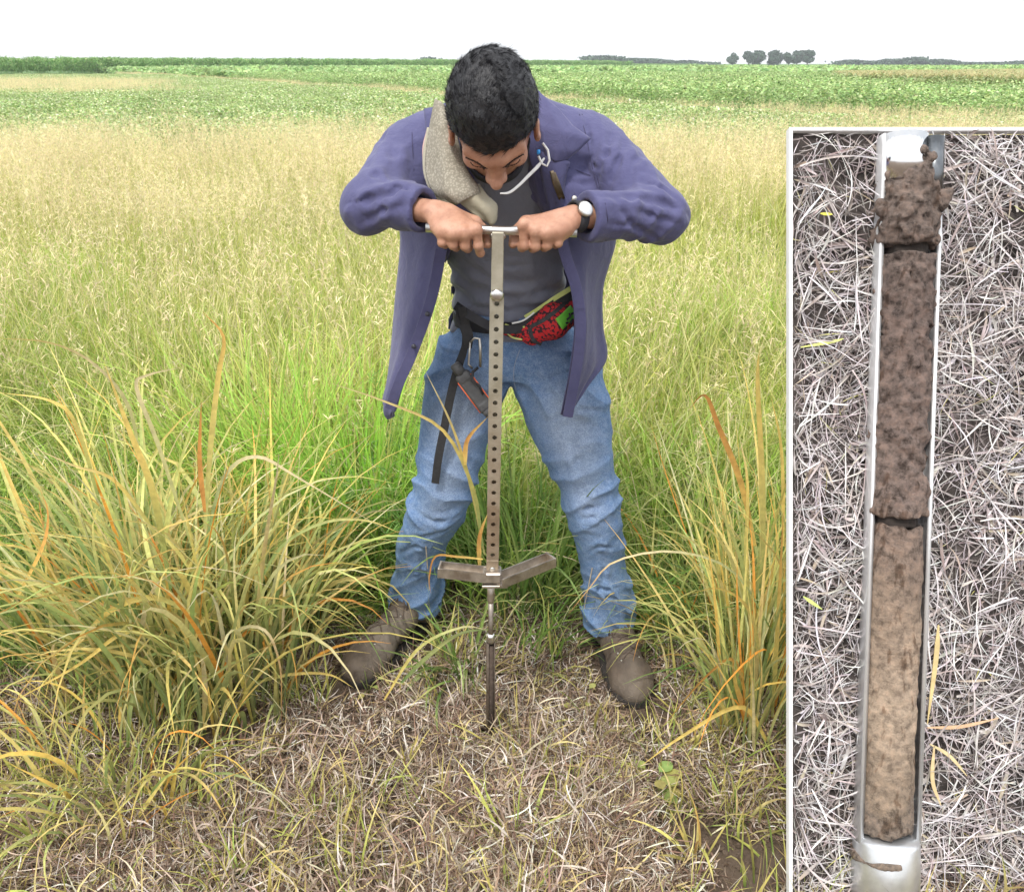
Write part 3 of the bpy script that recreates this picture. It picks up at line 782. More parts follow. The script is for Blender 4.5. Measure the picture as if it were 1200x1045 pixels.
def hand(p, Wr, side):
    """side=+1: thumb towards +x (the hand at the left of the picture)"""
    d = np.full(len(p), 9.)
    if side > 0: kx = [558, 545, 531, 518]; ky = [272, 274, 275, 273]
    else: kx = [614, 627, 641, 654]; ky = [266, 271, 275, 277]
    K = [P(a, b_, 1.648) for a, b_ in zip(kx, ky)]
    K[0] = K[0] + [0, .004, .002]; K[3] = K[3] + [0, .010, -.004]
    side_ax = np.array([side, 0, 0.])
    Wc = Wr + np.array([side * .012, -.008, .002])
    rk = [.0120, .0125, .0120, .0110]
    offs = [.020, .007, -.007, -.018]
    for i, k in enumerate(K):
        w0 = Wc + side_ax * offs[i] * .9 + [0, 0, -abs(offs[i]) * .15]
        d = smin(d, cap(p, w0, k, .0150, rk[i]), .012)
    # web / heel of the hand
    Km = (K[1] + K[2]) / 2; mid = (Wc * .45 + Km * .55)
    d = smin(d, ell(p, mid + [0, .006, -.006], (.036, .038, .020)), .012)
    # knuckles
    for k in K: d = smin(d, np.linalg.norm(p - (k + [0, -.002, .003]), axis=1) - .0116, .004)
    fr = [.0086, .0089, .0085, .0074]; ln = [1.05, 1.1, 1.02, .85]
    fing = np.full(len(p), 9.)
    for i, k in enumerate(K):
        x = k[0]; r = fr[i]
        if side > 0 and i == 0:       # index hangs a little straighter
            a = np.array([x + .003, BAR_Y - .025, BAR_Z - .021]); b_ = np.array([x + .006, BAR_Y - .010, BAR_Z - .038]); c = np.array([x + .003, BAR_Y + .008, BAR_Z - .036])
        else:
            a = np.array([x + side * (-.001), BAR_Y - .026, BAR_Z - .020 * ln[i]]); b_ = np.array([x + side * .003, BAR_Y - .004, BAR_Z - .028 * ln[i]]); c = np.array([x + side * .003, BAR_Y + .017, BAR_Z - .016])
        g = cap(p, k, a, rk[i] * .93, r)
        g = smin(g, cap(p, a, b_, r, r * .93), .004); g = smin(g, cap(p, b_, c, r * .93, r * .8), .004)
        g = smin(g, np.linalg.norm(p - a - [0, -.001, 0], axis=1) - r * 1.08, .004)
        fing = np.minimum(fing, g)
    d = smin(d, fing, .003)
    d = d + .0012 * vnoise(p, 75.) * .6
    # tendons
    # thumb: from the inner side of the palm, behind and under the bar
    t0 = Wc + np.array([side * .018, .002, -.008]); t1 = np.array([K[0][0] - side * .004, BAR_Y + .012, BAR_Z + .014])
    t2 = np.array([K[0][0] + side * .016, BAR_Y + .024, BAR_Z - .006]); t3 = np.array([K[0][0] + side * .020, BAR_Y + .012, BAR_Z - .026])
    th = cap(p, t0, t1, .017, .0125); th = smin(th, cap(p, t1, t2, .0115, .0105), .005); th = smin(th, cap(p, t2, t3, .0100, .0085), .004)
    return smin(d, th, .010)
def head(p):
    q = (p - Hc) @ HM; x, f_, u = q[:, 0], q[:, 1], q[:, 2]; ax = np.abs(x)
    s = np.stack([ax, f_, u], 1)
    d = ell(q, (0, -.008, .030), (.073, .086, .083))
    d = smin(d, ell(q, (0, .020, -.040), (.058, .064, .075)), .03)
    d = smin(d, ell(q, (0, .045, -.088), (.034, .034, .030)), .03)                        # jaw / chin
    d = smin(d, cap(s, (.052, .0, -.030), (.026, .048, -.088), .016, .014), .02)         # jaw line
    d = smin(d, cap(s, (.012, .080, .022), (.046, .062, .024), .013, .012), .012)         # brow ridge
    d = smin(d, ell(s, (.040, .058, -.022), (.020, .020, .016)), .016)                    # cheek bones
    d = smax(d, -ell(s, (.031, .088, .000), (.016, .014, .010)), .010)                    # eye sockets
    d = smin(d, ell(s, (.031, .069, -.001), (.0145, .0135, .0115)), .004)                 # closed lids
    d = smin(d, cap(s, (.018, .080, -.003), (.045, .066, -.005), .0035, .003), .003)     # lid edge
    d = smin(d, cap(q, (0, .074, .016), (0, .099, -.025), .0125, .0120), .022)            # nose
    d = smin(d, np.linalg.norm(q - [0, .108, -.028], axis=1) - .0115, .008)
    d = smin(d, ell(s, (.0130, .094, -.034), (.0078, .0110, .0080)), .006)                # wings
    d = smax(d, -ell(s, (.0065, .103, -.043), (.0035, .005, .004)), .003)
    d = smin(d, cap(s, (0, .084, -.056), (.018, .076, -.058), .0065, .004), .004)         # lips
    d = smin(d, cap(s, (0, .083, -.066), (.015, .076, -.065), .0072, .004), .004)
    # ears
    e = ell(s, (.080, .010, -.018), (.0070, .017, .026)); e = smax(e, -ell(s, (.088, .014, -.015), (.007, .011, .018)), .004)
    e = smin(e, ell(s, (.081, .018, -.040), (.006, .009, .010)), .006)
    d = smin(d, e, .006)
    return d
NeckA = hp(0, -.030, -.075)
def body(p):
    d = head(p)
    d = smin(d, cap(p, NeckA, (-.03, 1.96, 1.355), .053, .062), .02)
    d = smin(d, torso(p, -.012), .03)
    for Sh, El, Wr, sd in ((ShL, ElL, WrL, 1), (ShR, ElR, WrR, -1)):
        d = smin(d, cap(p, (Sh * .8 + np.array([-.03, 1.99, 1.34]) * .2), El, .040, .030), .02)
        a = smin(cap(p, El, El * .55 + Wr * .45, .030, .030), cap(p, El * .55 + Wr * .45, Wr, .030, .0245, ((0, .3, 1), .85)), .01)
        d = smin(d, a, .01)
    near = (p[:, 1] < 1.80) & (p[:, 2] < 1.34)
    if near.any():
        pn = p[near]; dn = d[near]
        for Wr, sd in ((WrL, 1), (WrR, -1)): dn = smin(dn, hand(pn, Wr, sd), .012)
        d = d.copy(); d[near] = dn
    return d
V, F = surf(body, (-.40, 1.58, .87), (.40, 2.26, 1.56), .0028)
BODY = obj('body', V, F, M_skin, person)

# brows, lashes, lips as fine relief pieces
M_dark = simple('brow_hair', (.012, .009, .008), scale=200, rough=.7)
def hairs(name, mat, roots, dirs, ln, wd, S=2, curl=.6, parent=person, seed=1):
    r = np.random.default_rng(seed); n = len(roots)
    t = np.linspace(0, 1, S + 1)
    perp = np.cross(dirs, r.normal(0, 1, (n, 3))); perp /= np.linalg.norm(perp, axis=1, keepdims=True)
    side = np.cross(dirs, perp)
    c = roots[:, None] + dirs[:, None] * (ln[:, None] * t)[..., None] + perp[:, None] * (curl * ln[:, None] * t ** 2)[..., None]
    w = (wd[:, None] * (1 - t * .8))[..., None] * .5
    V = np.stack([c - side[:, None] * w, c + side[:, None] * w], 2)
    base = (np.arange(n) * 2 * (S + 1))[:, None, None]; s = np.arange(S)[None, :, None] * 2
    F = np.concatenate([base + s, base + s + 1, base + s + 3, base + s + 2], -1).reshape(-1, 4)
    return obj(name, V.reshape(-1, 3), F, mat, parent)
def on_head(q0, fn=None, k=8):
    """push head-local points onto the head surface along gradient"""
    fn = fn or head; p = Hc + q0 @ HM.T
    for _ in range(k):
        d = fn(p); e = 1e-3
        g = np.stack([fn(p + [e, 0, 0]) - d, fn(p + [0, e, 0]) - d, fn(p + [0, 0, e]) - d], 1) / e
        p = p - g * (d / (np.linalg.norm(g, axis=1) ** 2 + 1e-6))[:, None]
    return p, g / np.linalg.norm(g, axis=1, keepdims=True)
for sx_ in (-1, 1):
    r = np.random.default_rng(5 + sx_); n = 260; t = r.random(n)
    q = np.stack([sx_ * (.013 + .038 * t), .095 - .02 * t, .015 + .008 * np.sin(t * 2.6) - .003 * t + r.normal(0, .0016, n)], 1)
    p, g = on_head(q)
    dr = HM @ np.array([sx_, -.4, -.15]); dr = dr + g * .25; dr /= np.linalg.norm(dr, axis=1, keepdims=True)
    hairs('eyebrow', M_dark, p, dr, r.uniform(.004, .0065, n), np.full(n, .0009), curl=.3, seed=2)
    n = 140; t = r.random(n)
    q = np.stack([sx_ * (.019 + .026 * t), .085 - .014 * t, -.006 - .002 * np.sin(t * 3.1)], 1); p, g = on_head(q)
    dr = HM @ np.array([sx_ * .2, .6, -.7]); dr = np.repeat(dr[None], n, 0) + g * .3; dr /= np.linalg.norm(dr, axis=1, keepdims=True)
    hairs('eyelashes', M_dark, p, dr, np.full(n, .0032), np.full(n, .0009), seed=3)
n = 900; r = np.random.default_rng(9)
q = np.stack([r.uniform(-.026, .026, n), np.full(n, .09), -.050 + r.uniform(-.004, .004, n)], 1); p, g = on_head(q)
dr = np.repeat((HM @ np.array([0, .2, -1.]))[None], n, 0) + g * .3; dr /= np.linalg.norm(dr, axis=1, keepdims=True)
hairs('moustache', M_dark, p, dr, r.uniform(.002, .004, n), np.full(n, .0009), seed=4)

# hair: a volume plus locks of wavy strands
def hair_sdf(p):
    q = (p - Hc) @ HM; x, f_, u = q[:, 0], q[:, 1], q[:, 2]
    d = ell(q, (0, -.015, .036), (.083, .098, .092))
    d = d - .0022 * vnoise(q, 45.) - .0018 * vnoise(q + 3, 120.)
    line = .022 + .32 * f_ - u + .006 * vnoise(q + 7, 90.) + .010 * np.abs(x / .07) ** 2 * (f_ > .03) - .055 * np.clip(-f_ / .09, 0, 1) - .030 * np.exp(-((f_ - .012) / .016) ** 2) * (np.abs(x) > .05)
    return smax(d, line, .010)
V, F = surf(hair_sdf, Hc - .15, Hc + .15, .0035)
HAIR = obj('hair', V, F, M_hair, person)
M_strand, nt, b = new_mat('hair_strand')
b.inputs['Base Color'].default_value = (.011, .011, .014, 1); b.inputs['Roughness'].default_value = .58; b.inputs['Specular IOR Level'].default_value = .35
r = np.random.default_rng(11); n = 24000
q = r.normal(0, 1, (n, 3)); q /= np.linalg.norm(q, axis=1, keepdims=True); q = q * [.083, .098, .092] + [0, -.015, .036]
p0_ = Hc + q @ HM.T; d0 = hair_sdf(p0_); keep = d0 < .004
p, g = on_head(q[keep], hair_sdf, 5); q = q[keep]
ph = vnoise(q, 17.) * 1.7 + vnoise(q + 4, 45.) * .7
whorl = np.arctan2(q[:, 0], -(q[:, 1] + .05)) + 1.2
tdir = np.stack([np.cos(whorl + ph * .8), np.sin(whorl + ph * .8), np.zeros(len(q))], 1) @ HM.T
tdir -= g * np.sum(tdir * g, 1, keepdims=True); tdir /= np.linalg.norm(tdir, axis=1, keepdims=True) + 1e-6
dr = tdir + g * r.uniform(.03, .30, (len(q), 1)); dr /= np.linalg.norm(dr, axis=1, keepdims=True)
hs = hairs('hair_strands', M_strand, p - g * .002, dr, r.uniform(.010, .021, len(q)), r.uniform(.0006, .0012, len(q)), S=3, curl=.16, parent=None, seed=6)
adopt(hs, person); hs['kind'] = 'stuff'

# ---- T-shirt
def tee(p):
    d = torso(p, .006)
    d = smin(d, ell(p, (-.028, 1.985, 1.375), (.10, .075, .045)), .03)
    z = p[:, 2]; x = p[:, 0]
    sag = np.sin((z + .35 * np.abs(x + .01) ** 1.0 * .9) * 95 + 2.2 * vnoise(p, 9.)) * .0045 * np.exp(-((z - .99) / .09) ** 2)
    d = d - sag - .006 * vnoise(p * [1, 1, .7], 11.) - .004 * ridge(p * [1.2, 1, .8], 9., 4)
    d = np.maximum(d, .905 + .02 * vnoise(p, 8.) - z)
    neck = cap(p, NeckA, (-.03, 1.945, 1.375), .05, .072)
    return smax(d, -neck, .006)
_tee0 = tee
_tc = crease_field(_tee0, [([(522, 300), (545, 330), (585, 348), (630, 345), (664, 318)], .009, .008), ([(520, 322), (548, 352), (590, 366), (635, 358), (668, 332)], .009, .009),
    ([(524, 345), (550, 368), (590, 382), (625, 374)], .008, .008), ([(530, 290), (560, 318), (600, 330), (640, 322)], .009, .006), ([(600, 210), (630, 222), (645, 214)], .005, .006),
    ([(528, 368), (555, 384), (575, 390)], .005, .012), ([(560, 300), (600, 312), (650, 296)], .006, .006)], 1.75, 2.2, .012)
def tee(p): return _tee0(p) + _tc(p)
V, F = surf(tee, (-.24, 1.80, .86), (.24, 2.30, 1.47), .005)
obj('t_shirt', V, F, M_tee, person)

# ---- open overshirt: back, shoulders and sleeves
def seg_t(p, a, b_):
    ba = b_ - a; return np.clip((p - a) @ ba / (ba @ ba), 0, 1)
def sleeve(p, Sh, El, Wr, sd):
    d = cap(p, Sh, El, .073, .058)
    Wc = Wr + (El - Wr) / np.linalg.norm(El - Wr) * .028
    lo = cap(p, El, Wc, .055, .043)
    d = smin(d, lo, .022)
    # folds: rings round the elbow crook, long diagonals on the upper arm, creases on the forearm
    ax = (Wc - El) / np.linalg.norm(Wc - El); t = (p - El) @ ax
    u = seg_t(p, Sh, El)
    w = vnoise(p, 10.) * 1.6
    pl = np.clip(seg_t(p, El, Wc), 0, 1)
    d = d - .0035 * (1 - np.abs(np.sin(t * 52 + p[:, 2] * 34 * sd + w * 1.5)) * 1.6) * np.exp(-((t - .055) / .07) ** 2)
    d = d - .0016 * (1 - np.abs(np.sin(p[:, 0] * 22 * sd + p[:, 2] * 13 + w * 1.5)) * 1.7) * np.clip(1.3 - np.abs(u - .5) * 2.0, 0, 1)
    d = d - .005 + .016 * np.abs(vnoise(p * [1, 1, .75] + sd * 3, 9.)) + .0015 * np.abs(vnoise(p + 8, 20.))
    # crook: deep crease where the sleeve folds
    cr = (ElL if sd < 0 else ElR)
    crk = cap(p, El + (Sh - El) * .18 + (Wc - El) * .42, El + (Sh - El) * .06 + (Wc - El) * .10 - [0, .02, 0], .010, .003)
    d = smax(d, -(crk), .012)
    cut = (p - Wc) @ ax - .004
    d = smax(d, cut, .004)
    # cuff: a slightly proud band, open at the wrist
    band = cap(p, Wc - ax * .060, Wc + ax * .02, .0435, .0405); band = np.maximum(band, cut); band = np.maximum(band, -(p - Wc) @ ax - .062)
    band = band - .0022 * vnoise(p, 22.)
    d = smin(d, band, .0015)
    d = smax(d, -cap(p, Wc - ax * .012, Wc + ax * .06, .031, .031), .003)
    return d
def overshirt(p):
    tt = [(z, cx, cy + .012, rx + .028, ry + .030) for z, cx, cy, rx, ry in TORSO[1:]]
    tt = [(.80, .0, 2.19, .185, .12)] + tt
    d = ztube(p, tt)
    yoke = smin(cap(p, ShL, (-.09, 2.0, 1.375), .074, .062), cap(p, ShR, (.03, 2.0, 1.378), .074, .062), .03); yoke = smin(yoke, ell(p, (-.03, 2.01, 1.375), (.13, .09, .066)), .03)
    d = smin(d, yoke, .05)
    d = d - .004 + .014 * np.abs(vnoise(p * [1, 1, .6], 8.)) + .005 * np.abs(vnoise(p + 2, 18.))
    # open front: hollow it out towards the camera
    cx = -.008 + .0 * p[:, 2]
    half = np.interp(p[:, 2], [.80, 1.0, 1.15, 1.24, 1.32, 1.40], [.20, .175, .120, .082, .050, .030])
    front = p[:, 1] - np.interp(p[:, 2], [.8, 1.0, 1.2, 1.35, 1.44], [2.20, 2.15, 2.05, 1.99, 1.93])
    wedge = np.maximum(np.abs(p[:, 0] - np.interp(p[:, 2], [.9, 1.4], [.006, -.018])) - half, front)
    d = smax(d, -wedge, .006)
    inner = torso(p, .012); inner = np.maximum(inner, p[:, 2] - 1.36)
    inner = np.minimum(inner, ztube(p, [(z, cx_, cy_, rx_ - .010, ry_ - .010) for z, cx_, cy_, rx_, ry_ in tt if z < 1.3] ))
    d = smax(d, -inner, .003)
    d = smax(d, -cap(p, NeckA + (NeckA - np.array([-.03, 1.96, 1.355])) * .5, (-.03, 1.95, 1.365), .060, .070), .006)
    for Sh, El, Wr, sd in ((ShL, ElL, WrL, -1), (ShR, ElR, WrR, 1)):
        web = cap(p, Sh * .5 + np.array([-.03, 1.97, 1.25]) * .5, El * .62 + np.array([-.02, 1.98, 1.18]) * .38, .07, .045)
        d = smin(smin(d, web + .006 * ridge(p, 9., 6), .03), sleeve(p, Sh, El, Wr, sd), .022)
    hemz = .885 + .02 * np.sin(p[:, 0] * 20)
    d = np.maximum(d, hemz - p[:, 2])
    return d
_os0 = overshirt
_oc = crease_field(_os0, [
    ([(404, 240), (432, 234), (462, 227), (498, 224)], .008, .012), ([(428, 190), (440, 206), (466, 220), (488, 226)], .007, .008), 
    ([(446, 160), (462, 182), (460, 212)], .010, .007),
    ([(424, 262), (450, 246), (480, 240)], .007, .008), ([(460, 130), (450, 160), (436, 190)], .009, .006),
    ([(682, 132), (691, 160), (697, 195), (706, 224)], .004, .007), ([(702, 208), (712, 182), (716, 160)], .007, .010), ([(735, 160), (724, 190), (714, 222)], .009, .011), ([(764, 176), (744, 188), (742, 214)], .008, .010),
    ([(700, 230), (738, 232), (775, 238), (808, 254)], .008, .013), ([(722, 234), (738, 260), (768, 280)], .006, .009), ([(714, 262), (744, 266), (770, 281)], .005, .008), ([(752, 214), (776, 222), (800, 240)], .006, .008),
    ([(736, 240), (762, 252), (796, 262)], .006, .009), ([(655, 118), (680, 112), (704, 122)], .007, .006),
    ([(662, 212), (684, 216), (700, 212)], .006, .006), ([(720, 140), (745, 165), (770, 200)], .010, .006)], 1.6, 2.2)
def overshirt(p): return _os0(p) + _oc(p)
V, F = surf(overshirt, (-.42, 1.62, .84), (.42, 2.36, 1.50), .0034)
obj('overshirt', V, F, M_shirt, person)

# ---- cloth sheets
def sheet(name, rows, mat, parent=person, nu=16, thick=.0025, wave=None, up=4, lin=False):
    """rows: list of lists of 3D points, a control net from top to bottom; smooth in both ways"""
    C_ = np.array(rows, float); m_, k = C_.shape[:2]
    tu = np.linspace(0, k - 1, nu); tv = np.linspace(0, m_ - 1, (m_ - 1) * up + 1)
    A = np.empty((m_, nu, 3))
    for i in range(m_):
        for c in range(3): A[i, :, c] = interp_s(tu, np.arange(k), C_[i, :, c]) if k > 2 and not lin else np.interp(tu, np.arange(k), C_[i, :, c])
    Bm = np.empty((len(tv), nu, 3))
    for j in range(nu):
        for c in range(3): Bm[:, j, c] = interp_s(tv, np.arange(m_), A[:, j, c]) if m_ > 2 and not lin else np.interp(tv, np.arange(m_), A[:, j, c])
    gu = np.gradient(Bm, axis=1); gv = np.gradient(Bm, axis=0); nn = np.cross(gu, gv); nn /= np.linalg.norm(nn, axis=2, keepdims=True) + 1e-9
    if wave is not None:
        U, Vv = np.meshgrid(np.linspace(0, 1, nu), np.linspace(0, 1, len(tv)))
        Bm = Bm + nn * wave(U, Vv)[..., None]
        gu = np.gradient(Bm, axis=1); gv = np.gradient(Bm, axis=0); nn = np.cross(gu, gv); nn /= np.linalg.norm(nn, axis=2, keepdims=True) + 1e-9
    a, b_ = Bm.shape[:2]
    top = (Bm + nn * thick / 2).reshape(-1, 3); bot = (Bm - nn * thick / 2).reshape(-1, 3); o = a * b_
    F = []
    for i in range(a - 1):
        for j in range(b_ - 1):
            q = i * b_ + j
            F.append((q, q + b_, q + b_ + 1, q + 1)); F.append((o + q, o + q + 1, o + q + b_ + 1, o + q + b_))
    rim = [j for j in range(b_)] + [i * b_ + b_ - 1 for i in range(1, a)] + [(a - 1) * b_ + j for j in range(b_ - 2, -1, -1)] + [i * b_ for i in range(a - 2, 0, -1)]
    for i in range(len(rim)):
        q, w = rim[i], rim[(i + 1) % len(rim)]
        F.append((q, w, o + w, o + q))
    return obj(name, np.concatenate([top, bot]), np.array(F), mat, parent)
def wv(a, fx, fz, ph=0, tail=1.0):
    return lambda U, Vv: a * (np.sin(U * fx + np.sin(Vv * fz + ph) * 1.2 + ph) * .7 + np.sin(U * fx * 2.1 + Vv * 3 + ph * 2) * .3) * (1 - tail + tail * np.clip(Vv * 1.6, 0, 1))
Lf = [  # left front panel in the picture
    [P(468, 262, 2.06), P(500, 262, 1.97), P(532, 262, 1.915)],
    [P(468, 290, 2.07), P(497, 292, 1.97), P(524, 292, 1.910)],
    [P(461, 350, 2.08), P(488, 350, 1.96), P(512, 350, 1.915)],
    [P(455, 410, 2.08), P(474, 412, 1.98), P(490, 412, 1.93)],
    [P(450, 448, 2.08), P(463, 450, 1.99), P(474, 448, 1.94)],
    [P(447, 470, 2.07), P(455, 480, 2.01), P(463, 478, 1.96)],
    [P(455, 488, 2.05), P(457, 490, 2.03), P(459, 489, 2.01)]]
fl = sheet('front_panel', Lf, M_shirt, nu=22, up=8, wave=wv(.009, 9, 3, .4))
Rf = [
    [P(652, 262, 1.915), P(690, 262, 1.97), P(722, 262, 2.06)],
    [P(655, 290, 1.905), P(692, 290, 1.965), P(720, 288, 2.07)],
    [P(669, 335, 1.900), P(688, 336, 1.965), P(706, 336, 2.08)],
    [P(675, 380, 1.905), P(688, 382, 1.965), P(706, 382, 2.08)],
    [P(671, 425, 1.915), P(686, 430, 1.975), P(711, 420, 2.07)],
    [P(665, 460, 1.925), P(674, 462, 1.96), P(690, 452, 2.01)],
    [P(660, 487, 1.935), P(664, 488, 1.95), P(668, 486, 1.965)]]
fr_ = sheet('front_panel', Rf, M_shirt, nu=22, up=8, wave=wv(.008, 8, 3, 2.0))
# placket strip, proud of the right panel
def strip(name, pts, w, mat, parent, th=.002, n=40, nrm=None, wz=None):
    """flat band along a smooth path; nrm = outward normal (const), wz width profile"""
    pts = np.array(pts, float); t = np.linspace(0, len(pts) - 1, n)
    c = np.stack([interp_s(t, np.arange(len(pts)), pts[:, k]) for k in range(3)], 1)
    d = np.gradient(c, axis=0); d /= np.linalg.norm(d, axis=1, keepdims=True)
    nm = np.array([0, -1, .25]) if nrm is None else np.asarray(nrm, float)
    if nm.ndim == 2: nm = np.stack([np.interp(t, np.arange(len(nm)), nm[:, k]) for k in range(3)], 1)
    else: nm = np.repeat(nm[None], n, 0)
    s = np.cross(d, nm); s /= np.linalg.norm(s, axis=1, keepdims=True); nm = np.cross(s, d)
    ww = np.full(n, w) if wz is None else w * np.interp(np.linspace(0, 1, n), np.linspace(0, 1, len(wz)), wz)
    ww = ww[:, None] / 2
    R4 = np.stack([c - s * ww, c - s * ww * .96 + nm * th, c + s * ww * .96 + nm * th, c + s * ww], 1)
    V = R4.reshape(-1, 3); F = []
    for i in range(n - 1):
        for j in range(4): F.append((i * 4 + j, i * 4 + (j + 1) % 4, i * 4 + 4 + (j + 1) % 4, i * 4 + 4 + j))
    F.append((3, 2, 1, 0)); e = (n - 1) * 4; F.append((e, e + 1, e + 2, e + 3))
    return obj(name, V, np.array(F), mat, parent, smooth=False)
def up_(rows, i, dy=-.006, px=0): return [np.array(r_[i]) + [px, dy, 0] for r_ in rows]
strip('placket', [P(652, 222, 1.885)] + up_(Rf[1:], 0, -.006, .010), .024, M_shirt, person, n=60)
strip('placket', up_(Lf[1:6], 2, -.006, -.012), .024, M_shirt, person, n=50)
M_btn = simple('button', (.02, .02, .03), scale=50, rough=.4, bmp=0)
def disc(name, c, r_, h, nrm, mat, parent, sides=14, bev=.3):
    c = np.array(c, float); nrm = np.array(nrm, float); nrm /= np.linalg.norm(nrm)
    pts = [c, c + nrm * h * .6, c + nrm * h]; V, F = tube_path(pts, [r_, r_, r_ * (1 - bev)], sides)
    return obj(name, V, F, mat, parent)
for px_, py_, D_ in ((501, 368, 1.915), (485, 406, 1.925)): disc('button', P(px_, py_, D_ - .012), .0055, .003, (0, -1, .3), M_btn, person)
# collar leaves and the chest facing
cl = [[P(628, 104, 1.92), P(640, 116, 1.90), P(654, 128, 1.89)],
      [P(628, 130, 1.885), P(650, 140, 1.865), P(672, 149, 1.87)],
      [P(632, 150, 1.86), P(660, 155, 1.850), P(692, 163, 1.865)],
      [P(636, 172, 1.852), P(656, 176, 1.845), P(678, 176, 1.858)],
      [P(640, 184, 1.855), P(650, 190, 1.848), P(662, 188, 1.858)]]
sheet('collar', cl, M_shirt, nu=13, up=5, thick=.004, wave=wv(.0012, 5, 2), lin=True)
cl2 = [[P(634, 178, 1.86), P(650, 182, 1.85), P(668, 190, 1.86)], [P(634, 205, 1.86), P(652, 208, 1.85), P(664, 204, 1.86)], [P(640, 232, 1.87), P(656, 232, 1.86), P(662, 222, 1.87)], [P(648, 262, 1.89), P(660, 262, 1.88), P(668, 250, 1.89)]]
sheet('lapel', cl2, M_shirt, nu=10, thick=.004, wave=wv(.003, 6, 3, 1))
cl3 = [[P(497, 128, 1.92), P(510, 126, 1.91), P(524, 126, 1.90)], [P(500, 160, 1.89), P(512, 160, 1.875), P(530, 158, 1.865)], [P(506, 200, 1.875), P(520, 200, 1.865), P(532, 200, 1.86)]]
sheet('collar', cl3, M_shirt, nu=10, thick=.004, wave=wv(.002, 5, 2))
# shoulder strap with stitched edge
M_thread = simple('seam_thread', (.030, .028, .065), scale=60, rough=.9, bmp=0)
for q_ in ([(478, 229), (476, 252), (479, 275)], [(481, 229), (479, 252), (482, 275)], [(709, 238), (712, 258), (710, 282)], [(682, 134), (690, 160), (696, 192), (703, 220)], [(679, 134), (687, 160), (693, 192), (700, 220)],
           [(690, 128), (706, 134), (722, 142)], [(662, 114), (682, 122), (704, 130)], [(484, 132), (483, 160), (485, 200)], [(454, 134), (472, 127), (494, 124)], [(664, 196), (676, 200), (692, 206)], [(664, 196), (668, 214), (674, 228)]):
    h_ = np.array([hit(overshirt, x, y, 1.6, 2.15, .0004) for x, y in q_])
    if np.abs(overshirt(h_)).max() < .004 and np.abs(np.diff(h_[:, 1])).max() < .09: strip('seam', h_, .0016, M_thread, person, n=24, th=.0006)
# ---- jeans
M_jean, nt, b = new_mat('denim')
oc = N(nt, 'ShaderNodeTexCoord').outputs['Object']
f1 = noise(nt, 5, 6, .6, oc); f2 = noise(nt, 60, 5, .7, oc)
sx = N(nt, 'ShaderNodeSeparateXYZ'); L(nt, oc, sx.inputs[0])
att = N(nt, 'ShaderNodeAttribute', attribute_name='col')       # wear: faded thighs and knees
base = ramp(nt, f1, [(.3, (.10, .18, .335)), (.7, (.165, .275, .46))])
c = mix(nt, att.outputs['Fac'], base, (.30, .36, .46))
c = mix(nt, ramp(nt, f2, [(.42, (0, 0, 0)), (.70, (.45, .45, .45))]), c, (.36, .45, .60))
f3 = noise(nt, 350, 3, .7, oc); c = mix(nt, ramp(nt, f3, [(.42, (.45, .45, .45)), (.58, (0, 0, 0))]), c, (.04, .08, .19))
L(nt, c, b.inputs['Base Color']); b.inputs['Roughness'].default_value = .9; b.inputs['Specular IOR Level'].default_value = .2
n1 = bump(nt, b, noise(nt, 700, 2, .5, oc), .35, .001); bump(nt, b, noise(nt, 30, 5, .6, oc, .8), .4, .010, n1)
def leg_rows(rows):
    out = []
    for pl, pr, py, D, ry in rows:
        a = P(pl, py, D); b_ = P(pr, py, D)
        out.append((a[2], (a[0] + b_[0]) / 2, D, (b_[0] - a[0]) / 2, ry))
    return out
LEG_L = leg_rows([(514, 606, 398, 2.13, .088), (504, 603, 425, 2.12, .092), (494, 592, 455, 2.11, .088), (493, 583, 485, 2.10, .082), (492, 572, 520, 2.085, .076),
                  (488, 562, 560, 2.075, .070), (475, 546, 600, 2.08, .066), (465, 524, 640, 2.12, .062), (459, 518, 675, 2.15, .064), (456, 516, 702, 2.165, .066), (456, 516, 716, 2.17, .066)])
LEG_R = leg_rows([(598, 694, 400, 2.13, .090), (598, 706, 425, 2.12, .092), (604, 713, 455, 2.10, .088), (615, 716, 485, 2.09, .082), (630, 718, 520, 2.07, .076),
                  (646, 721, 560, 2.055, .070), (659, 727, 600, 2.045, .066), (674, 733, 640, 2.06, .062), (679, 738, 675, 2.07, .064), (681, 743, 702, 2.075, .068), (682, 743, 730, 2.075, .068)])
